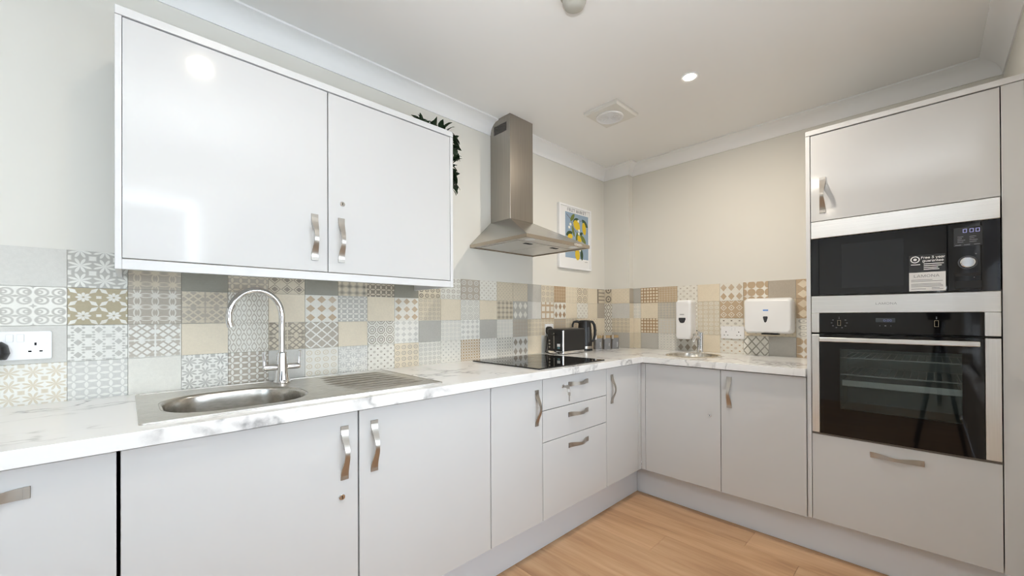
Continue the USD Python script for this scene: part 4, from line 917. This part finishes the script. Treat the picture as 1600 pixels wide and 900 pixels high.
dv = np.array([0.72, -0.69]); hp = [(kx+dv[0]*o, ky_+dv[1]*o, H+z) for o, z in ((0.035, 0.222), (0.060, 0.218), (0.074, 0.195), (0.080, 0.155), (0.078, 0.115), (0.069, 0.080), (0.052, 0.068))]
obj('handle', tube(hp, [0.008, 0.010, 0.0105, 0.0105, 0.010, 0.009, 0.008], 12), 'black_plastic', kt, smooth=60)
sp = [(kx-dv[0]*o, ky_-dv[1]*o, H+z) for o, z in ((0.035, 0.215), (0.060, 0.222), (0.083, 0.218), (0.092, 0.196), (0.092, 0.178))]
obj('spout', tube(sp, [0.012, 0.010, 0.008, 0.0075, 0.007], 12), 'black_plastic', kt, smooth=60)
wd = np.array([-0.60, -0.80]); 
obj('water_gauge', turn(bx(kx-0.010, kx+0.010, ky_-0.0555, ky_-0.046, H+0.065, H+0.180, 0.002), -22, (kx, ky_)), simple('gauge_grey', (0.07, 0.075, 0.085), 0.15), kt)

# ------------------------------------------------------------------ canisters
for i, (cx, cy, word, lab) in enumerate(((-0.345, -0.118, 'COFFEE', 'grey canister nearest the kettle with a chrome clip'), (-0.265, -0.146, 'TEA', 'middle grey canister of the three with a chrome clip'), (-0.180, -0.166, 'SUGAR', 'grey canister farthest from the kettle, beside the boxed corner'))):
    cn = thing('canister', lab, 'canister', (cx, cy, H), 'grey kitchen canisters in the corner')
    w = 0.028
    obj('jar', turn(rbox(cx-w, cx+w, cy-w, cy+w, H+0.0002, H+0.088, 0.008, 0.003), -38, (cx, cy)), 'canister', cn, smooth=35)
    obj('lid', turn(rbox(cx-w+0.002, cx+w-0.002, cy-w+0.002, cy+w-0.002, H+0.0882, H+0.108, 0.007, 0.003), -38, (cx, cy)), 'bamboo', cn, smooth=35)
    obj('clip', turn(bx(cx-w-0.0035, cx-w+0.012, cy-w-0.0035, cy-w+0.004, H+0.078, H+0.112, 0.001), -38, (cx, cy)), 'chrome', cn)
    t = text_on(word, 0.0085, '-y', (cx+0.014, cy-w-0.0001, H+0.036), 0.0004, rot=90); obj('lettering', turn(t, -38, (cx, cy)), 'ink_white', cn)

# ------------------------------------------------------------------ hand basin and its tap
hbn = thing('hand_basin', 'small round steel hand basin set in the back worktop', 'basin', (BC[0], BC[1], H))
R0 = BR
prof = [(R0, H+0.0002), (R0+0.001, H+0.003), (R0-0.004, H+0.0075), (R0-0.014, H+0.0080), (R0-0.020, H+0.004), (R0-0.024, H-0.02), (R0-0.045, H-0.09), (R0-0.085, H-0.118), (0.028, H-0.122), (0, H-0.122), (0, H-0.124), (0.03, H-0.124), (R0-0.084, H-0.120), (R0-0.043, H-0.092), (R0-0.021, H-0.02), (R0-0.018, H-0.001), (R0-0.012, H+0.0002), (R0, H+0.0002)]
obj('bowl', lathe(prof, (BC[0], BC[1], 0), 56), 'basin', hbn, smooth=40)
obj('waste', lathe([(0, H-0.1205), (0.024, H-0.1205), (0.026, H-0.1215), (0, H-0.1217)], (BC[0], BC[1], 0), 28), 'chrome', hbn, smooth=30)
bt = (-0.142, -0.822)
tb = thing('basin_tap', 'short chrome pillar tap behind the round hand basin', 'tap', (bt[0], bt[1], H))
obj('body', lathe([(0, H+0.0002), (0.026, H+0.0002), (0.026, H+0.006), (0.021, H+0.010), (0.0205, H+0.125), (0.018, H+0.130), (0, H+0.130)], (bt[0], bt[1], 0), 32), 'chrome', tb, smooth=35)
obj('spout', tube([(bt[0]-0.015, bt[1], H+0.105), (bt[0]-0.05, bt[1], H+0.118), (bt[0]-0.09, bt[1], H+0.116), (bt[0]-0.108, bt[1], H+0.098), (bt[0]-0.110, bt[1], H+0.085)], 0.0105, 14), 'chrome', tb, smooth=60)
obj('lever', cat_(lathe([(0, H+0.1302), (0.0205, H+0.1302), (0.0195, H+0.146), (0.014, H+0.150), (0, H+0.151)], (bt[0], bt[1], 0), 28), tube([(bt[0]-0.005, bt[1], H+0.148), (bt[0]-0.03, bt[1], H+0.153), (bt[0]-0.06, bt[1], H+0.160)], [0.006, 0.005, 0.0045], 10)), 'chrome', tb, smooth=40)

# ------------------------------------------------------------------ dispensers on the back wall
sd = thing('soap_dispenser', 'tall white wall soap dispenser above the hand basin', 'soap dispenser', (-TT, -0.69, 1.04))
sx = -TT-0.0003
R3 = []
for xx, ins in ((sx, 0.004), (sx-0.060, 0.004), (sx-0.066, 0.004)): R3.append(np.array([(xx, q[0], q[1]) for q in contour(-0.741+ins, -0.637-ins+0.0, 1.046, 1.288, 0.012)]))
m = loft(R3, True, True); trimesh.repair.fix_normals(m); obj('back_box', m, 'white_plastic', sd, smooth=30)
R3 = []
for k in range(8):
    a = k/7*math.pi/2; ins = 0.016*(1-math.cos(a)); R3.append(np.array([(sx-0.0665-0.026-0.016*math.sin(a) if k else sx-0.0665, q[0], q[1]) for q in contour(-0.744+ins, -0.634-ins, 1.010+ins, 1.293-ins, max(0.022-ins*0.6, 0.008))]))
R3.insert(1, np.array([(sx-0.0925, q[0], q[1]) for q in contour(-0.744, -0.634, 1.010, 1.293, 0.022)]))
m = loft(R3, True, True); trimesh.repair.fix_normals(m); fc = obj('cover', m, 'white_plastic', sd, smooth=50)
fx2 = sx-0.1086
obj('level_window', face_to(extr(Polygon([(-0.024, 0.018), (0.024, 0.018), (0.025, 0.006), (0.017, -0.014), (0.007, -0.020), (-0.007, -0.020), (-0.017, -0.014), (-0.025, 0.006)]), 0.0012), '-x', (fx2, -0.684, 1.148)), 'ink', fc)
obj('maker_mark', cat_(*[bx(fx2-0.0006, fx2+0.0004, -0.690-0.008*i, -0.684-0.008*i, 1.186, 1.193) for i in range(-2, 2)]), 'ink_grey', fc)
td = thing('towel_dispenser', 'wide white paper towel dispenser on the tiles left of the oven housing', 'towel dispenser', (-TT, -1.215, 1.08))
R3 = []
W0, W1, Q0, Q1 = -1.349, -1.083, 1.064, 1.286
sec = [(sx, 1.070, 1.276, 0.004), (sx-0.030, 1.066, 1.288, 0.0), (sx-0.060, 1.066, 1.292, 0.0), (sx-0.085, 1.070, 1.290, 0.002), (sx-0.100, 1.076, 1.281, 0.006), (sx-0.108, 1.082, 1.268, 0.014)]
for xx, q0, q1, ins in sec: R3.append(np.array([(xx, q[0], q[1]) for q in contour(W0+ins, W1-ins, q0, q1, 0.022)]))
m = loft(R3, True, True); trimesh.repair.fix_normals(m); fc = obj('cover', m, 'offwhite_plastic', td, smooth=50)
fx3 = sx-0.1082
obj('level_window', face_to(extr(Polygon([(-0.011, 0.018), (0.011, 0.018), (0.013, 0.010), (0.006, -0.016), (0.0, -0.021), (-0.006, -0.016), (-0.013, 0.010)]), 0.0012), '-x', (fx3, -1.209, 1.157)), 'ink', fc)
obj('maker_mark', cat_(*[bx(fx3-0.0008, fx3+0.0004, -1.196-0.0075*(i+1)+0.0012, -1.196-0.0075*i, 1.209, 1.218) for i in range(4)]), 'ink_blue', fc)
obj('towel_slot', bx(sx-0.085, sx-0.030, -1.270, -1.180, 1.0600, 1.0668), 'dark_void', td)

# ------------------------------------------------------------------ trailing plant on the wall cupboard
rp = random.Random(11)
tr = thing('trailing_plant', 'dark green trailing plant spilling over the right end of the wall cupboard', 'plant', (-1.95, -0.2, WZ1_))
def leaf_mesh(p, d, up, L, w):
    d = np.array(d, float); d /= np.linalg.norm(d); s_ = np.cross(d, up); s_ /= (np.linalg.norm(s_)+1e-9); n_ = np.cross(s_, d); p = np.array(p)
    V_ = []
    for t_, ww, c in ((0, 0.03, 0), (0.2, 0.7, 0.02), (0.45, 1.0, 0.03), (0.75, 0.65, 0.0), (1.0, 0.02, -0.08)):
        V_ += [p+d*L*t_+s_*w*ww+n_*L*(c+0.05*ww), p+d*L*t_+n_*L*c, p+d*L*t_-s_*w*ww+n_*L*(c+0.05*ww)]
    F = []
    for i in range(4):
        for j in (0, 1): a = i*3+j; F += [(a, a+1, a+4), (a, a+4, a+3)]
    top = trimesh.Trimesh(V_, F, process=False); bot = top.copy(); bot.vertices = bot.vertices - n_*0.0006; bot.invert(); return cat_(top, bot)
leaves = []; stems = []
edge = wx1+0.006
def vine(path, n, L, spread):
    path = np.array(path, float); seg = np.linalg.norm(np.diff(path, axis=0), axis=1); cum = np.append(0, np.cumsum(seg))
    stems.append(tube(path, 0.0014, 6))
    for i in range(n):
        s_ = (i+0.5)/n*cum[-1]; p = np.array([np.interp(s_, cum, path[:, k]) for k in range(3)])
        a = rp.uniform(0, 2*math.pi) if spread != 'hang' else rp.choice([rp.uniform(-1.1, 0.5), rp.uniform(-2.2, -0.9)])
        if spread == 'hang': d = (abs(math.cos(a))*0.6+0.1, math.sin(a)*0.6, rp.uniform(-1.2, 0.5))
        else: d = (math.cos(a), math.sin(a)*0.8, rp.uniform(0.25, 1.1))
        leaves.append(leaf_mesh(p, d, (rp.uniform(-.4, .4), rp.uniform(-.4, .4), 1.0), L*rp.uniform(0.7, 1.15), L*(0.30 if spread == 'hang' else 0.2)*rp.uniform(0.8, 1.2)))
zt_ = WZ1_+0.004
vine([(-2.03, -0.30, zt_+0.004), (-2.00, -0.26, zt_+0.020), (-1.94, -0.24, zt_+0.026), (-1.90, -0.25, zt_+0.012)], 16, 0.060, 'top')
vine([(-2.01, -0.18, zt_+0.004), (-1.96, -0.22, zt_+0.030), (-1.92, -0.27, zt_+0.020), (-1.885, -0.30, zt_+0.006)], 16, 0.065, 'top')
vine([(-1.97, -0.20, zt_), (-1.93, -0.27, zt_+0.012), (-1.895, -0.31, zt_+0.010), (edge+0.002, -0.325, zt_-0.004), (edge+0.006, -0.325, 2.00), (edge+0.004, -0.322, 1.90), (edge+0.007, -0.325, 1.81), (edge+0.004, -0.322, 1.795)], 38, 0.048, 'hang')
vine([(-1.93, -0.22, zt_), (-1.895, -0.28, zt_+0.008), (edge+0.003, -0.300, zt_-0.002), (edge+0.010, -0.300, 1.98), (edge+0.007, -0.300, 1.88), (edge+0.010, -0.298, 1.83)], 26, 0.046, 'hang')
obj('leaves', cat_(*leaves), 'leaf', tr, kind='stuff'); obj('stem', cat_(*stems[:2]), 'stem', tr)
for m in stems[2:]: obj('stem', m, 'stem', tr)

# ------------------------------------------------------------------ the photographer's camera and tripod (mirrored in the oven glass), with an unseen flash
y_, p_ = math.radians(YAW), math.radians(PITCH)
fwd = np.array([-math.sin(y_), math.cos(y_), 0.0]); rgt = np.array([math.cos(y_), math.sin(y_), 0.0]); eye = np.array(CAM)
def cam_box(f0, f1, r0, r1, z0, z1, b=0.004):
    m = bx(r0, r1, f0, f1, z0, z1, b); T = np.eye(4); T[:3, 0] = rgt; T[:3, 1] = fwd; T[:3, 2] = (0, 0, 1); T[:3, 3] = eye; m.apply_transform(T); return m
ck = thing('camera_body', 'black camera seen only as a reflection in the oven glass, with an out of view flash placed to light the ceiling', 'camera', tuple(eye-(0, 0, 0.05)))
obj('body', cat_(cam_box(-0.105, -0.045, -0.07, 0.07, -0.052, 0.045, 0.008), cam_box(-0.10, -0.05, -0.028, 0.028, 0.045, 0.068, 0.006)), 'black_plastic', ck)
lens = disc((0, 0, 0), 0.036, 0.042, 'z', 32, 0.003); T = np.eye(4); T[:3, 0] = rgt; T[:3, 1] = (0, 0, 1); T[:3, 2] = fwd; T[:3, 3] = eye-fwd*0.0475; lens.apply_transform(T); obj('lens_barrel', lens, 'black_plastic', ck, smooth=30)
T = np.eye(4); a_, b_, c_ = frame_z(FL_DIR); T[:3, 0], T[:3, 1], T[:3, 2], T[:3, 3] = a_, b_, c_, FL_POS
hd_ = lathe([(0.0, -0.014), (0.046, -0.014), (0.046, 0.060), (0.041, 0.060), (0.041, -0.006), (0.0, -0.006)], seg=28); hd_.apply_transform(T)
obj('unseen_flash_head', hd_, 'black_plastic', ck, smooth=30)  # unseen flash tube, keeps its direct light off the cupboards
obj('unseen_flash_neck', tube([eye-fwd*0.075+np.array((0, 0, 0.066)), eye-fwd*0.075+np.array((0, 0, 0.10)), FL_POS-FL_DIR*0.012], 0.016, 10), 'black_plastic', ck, smooth=40)
tr_ = thing('tripod', 'black photo tripod holding the camera, seen only as a reflection in the oven glass', 'tripod', (eye[0], eye[1], 0))
hub = eye-fwd*0.075; hub[2] = 0
obj('head', cat_(lathe([(0, 0.96), (0.028, 0.96), (0.034, 1.00), (0.026, 1.06), (0.034, 1.075), (0.034, 1.131), (0, 1.131)], hub, 24)), 'black_plastic', tr_, smooth=35)
obj('column', tube([hub+np.array((0, 0, 0.42)), hub+np.array((0, 0, 0.965))], 0.015, 14), 'black_plastic', tr_, smooth=40)
for k in range(3):
    q = math.radians((25, 155, 270)[k]); dq = np.array((math.cos(q), math.sin(q), 0))
    foot = hub+dq*0.36
    if k == 2: foot = hub+dq*0.15
    obj('leg', tube([hub+dq*0.02+np.array((0, 0, 0.95)), hub+(foot-hub)*0.55+np.array((0, 0, 0.45)), foot+np.array((0, 0, 0.008))], [0.016, 0.014, 0.011], 12), 'black_plastic', tr_, smooth=40)
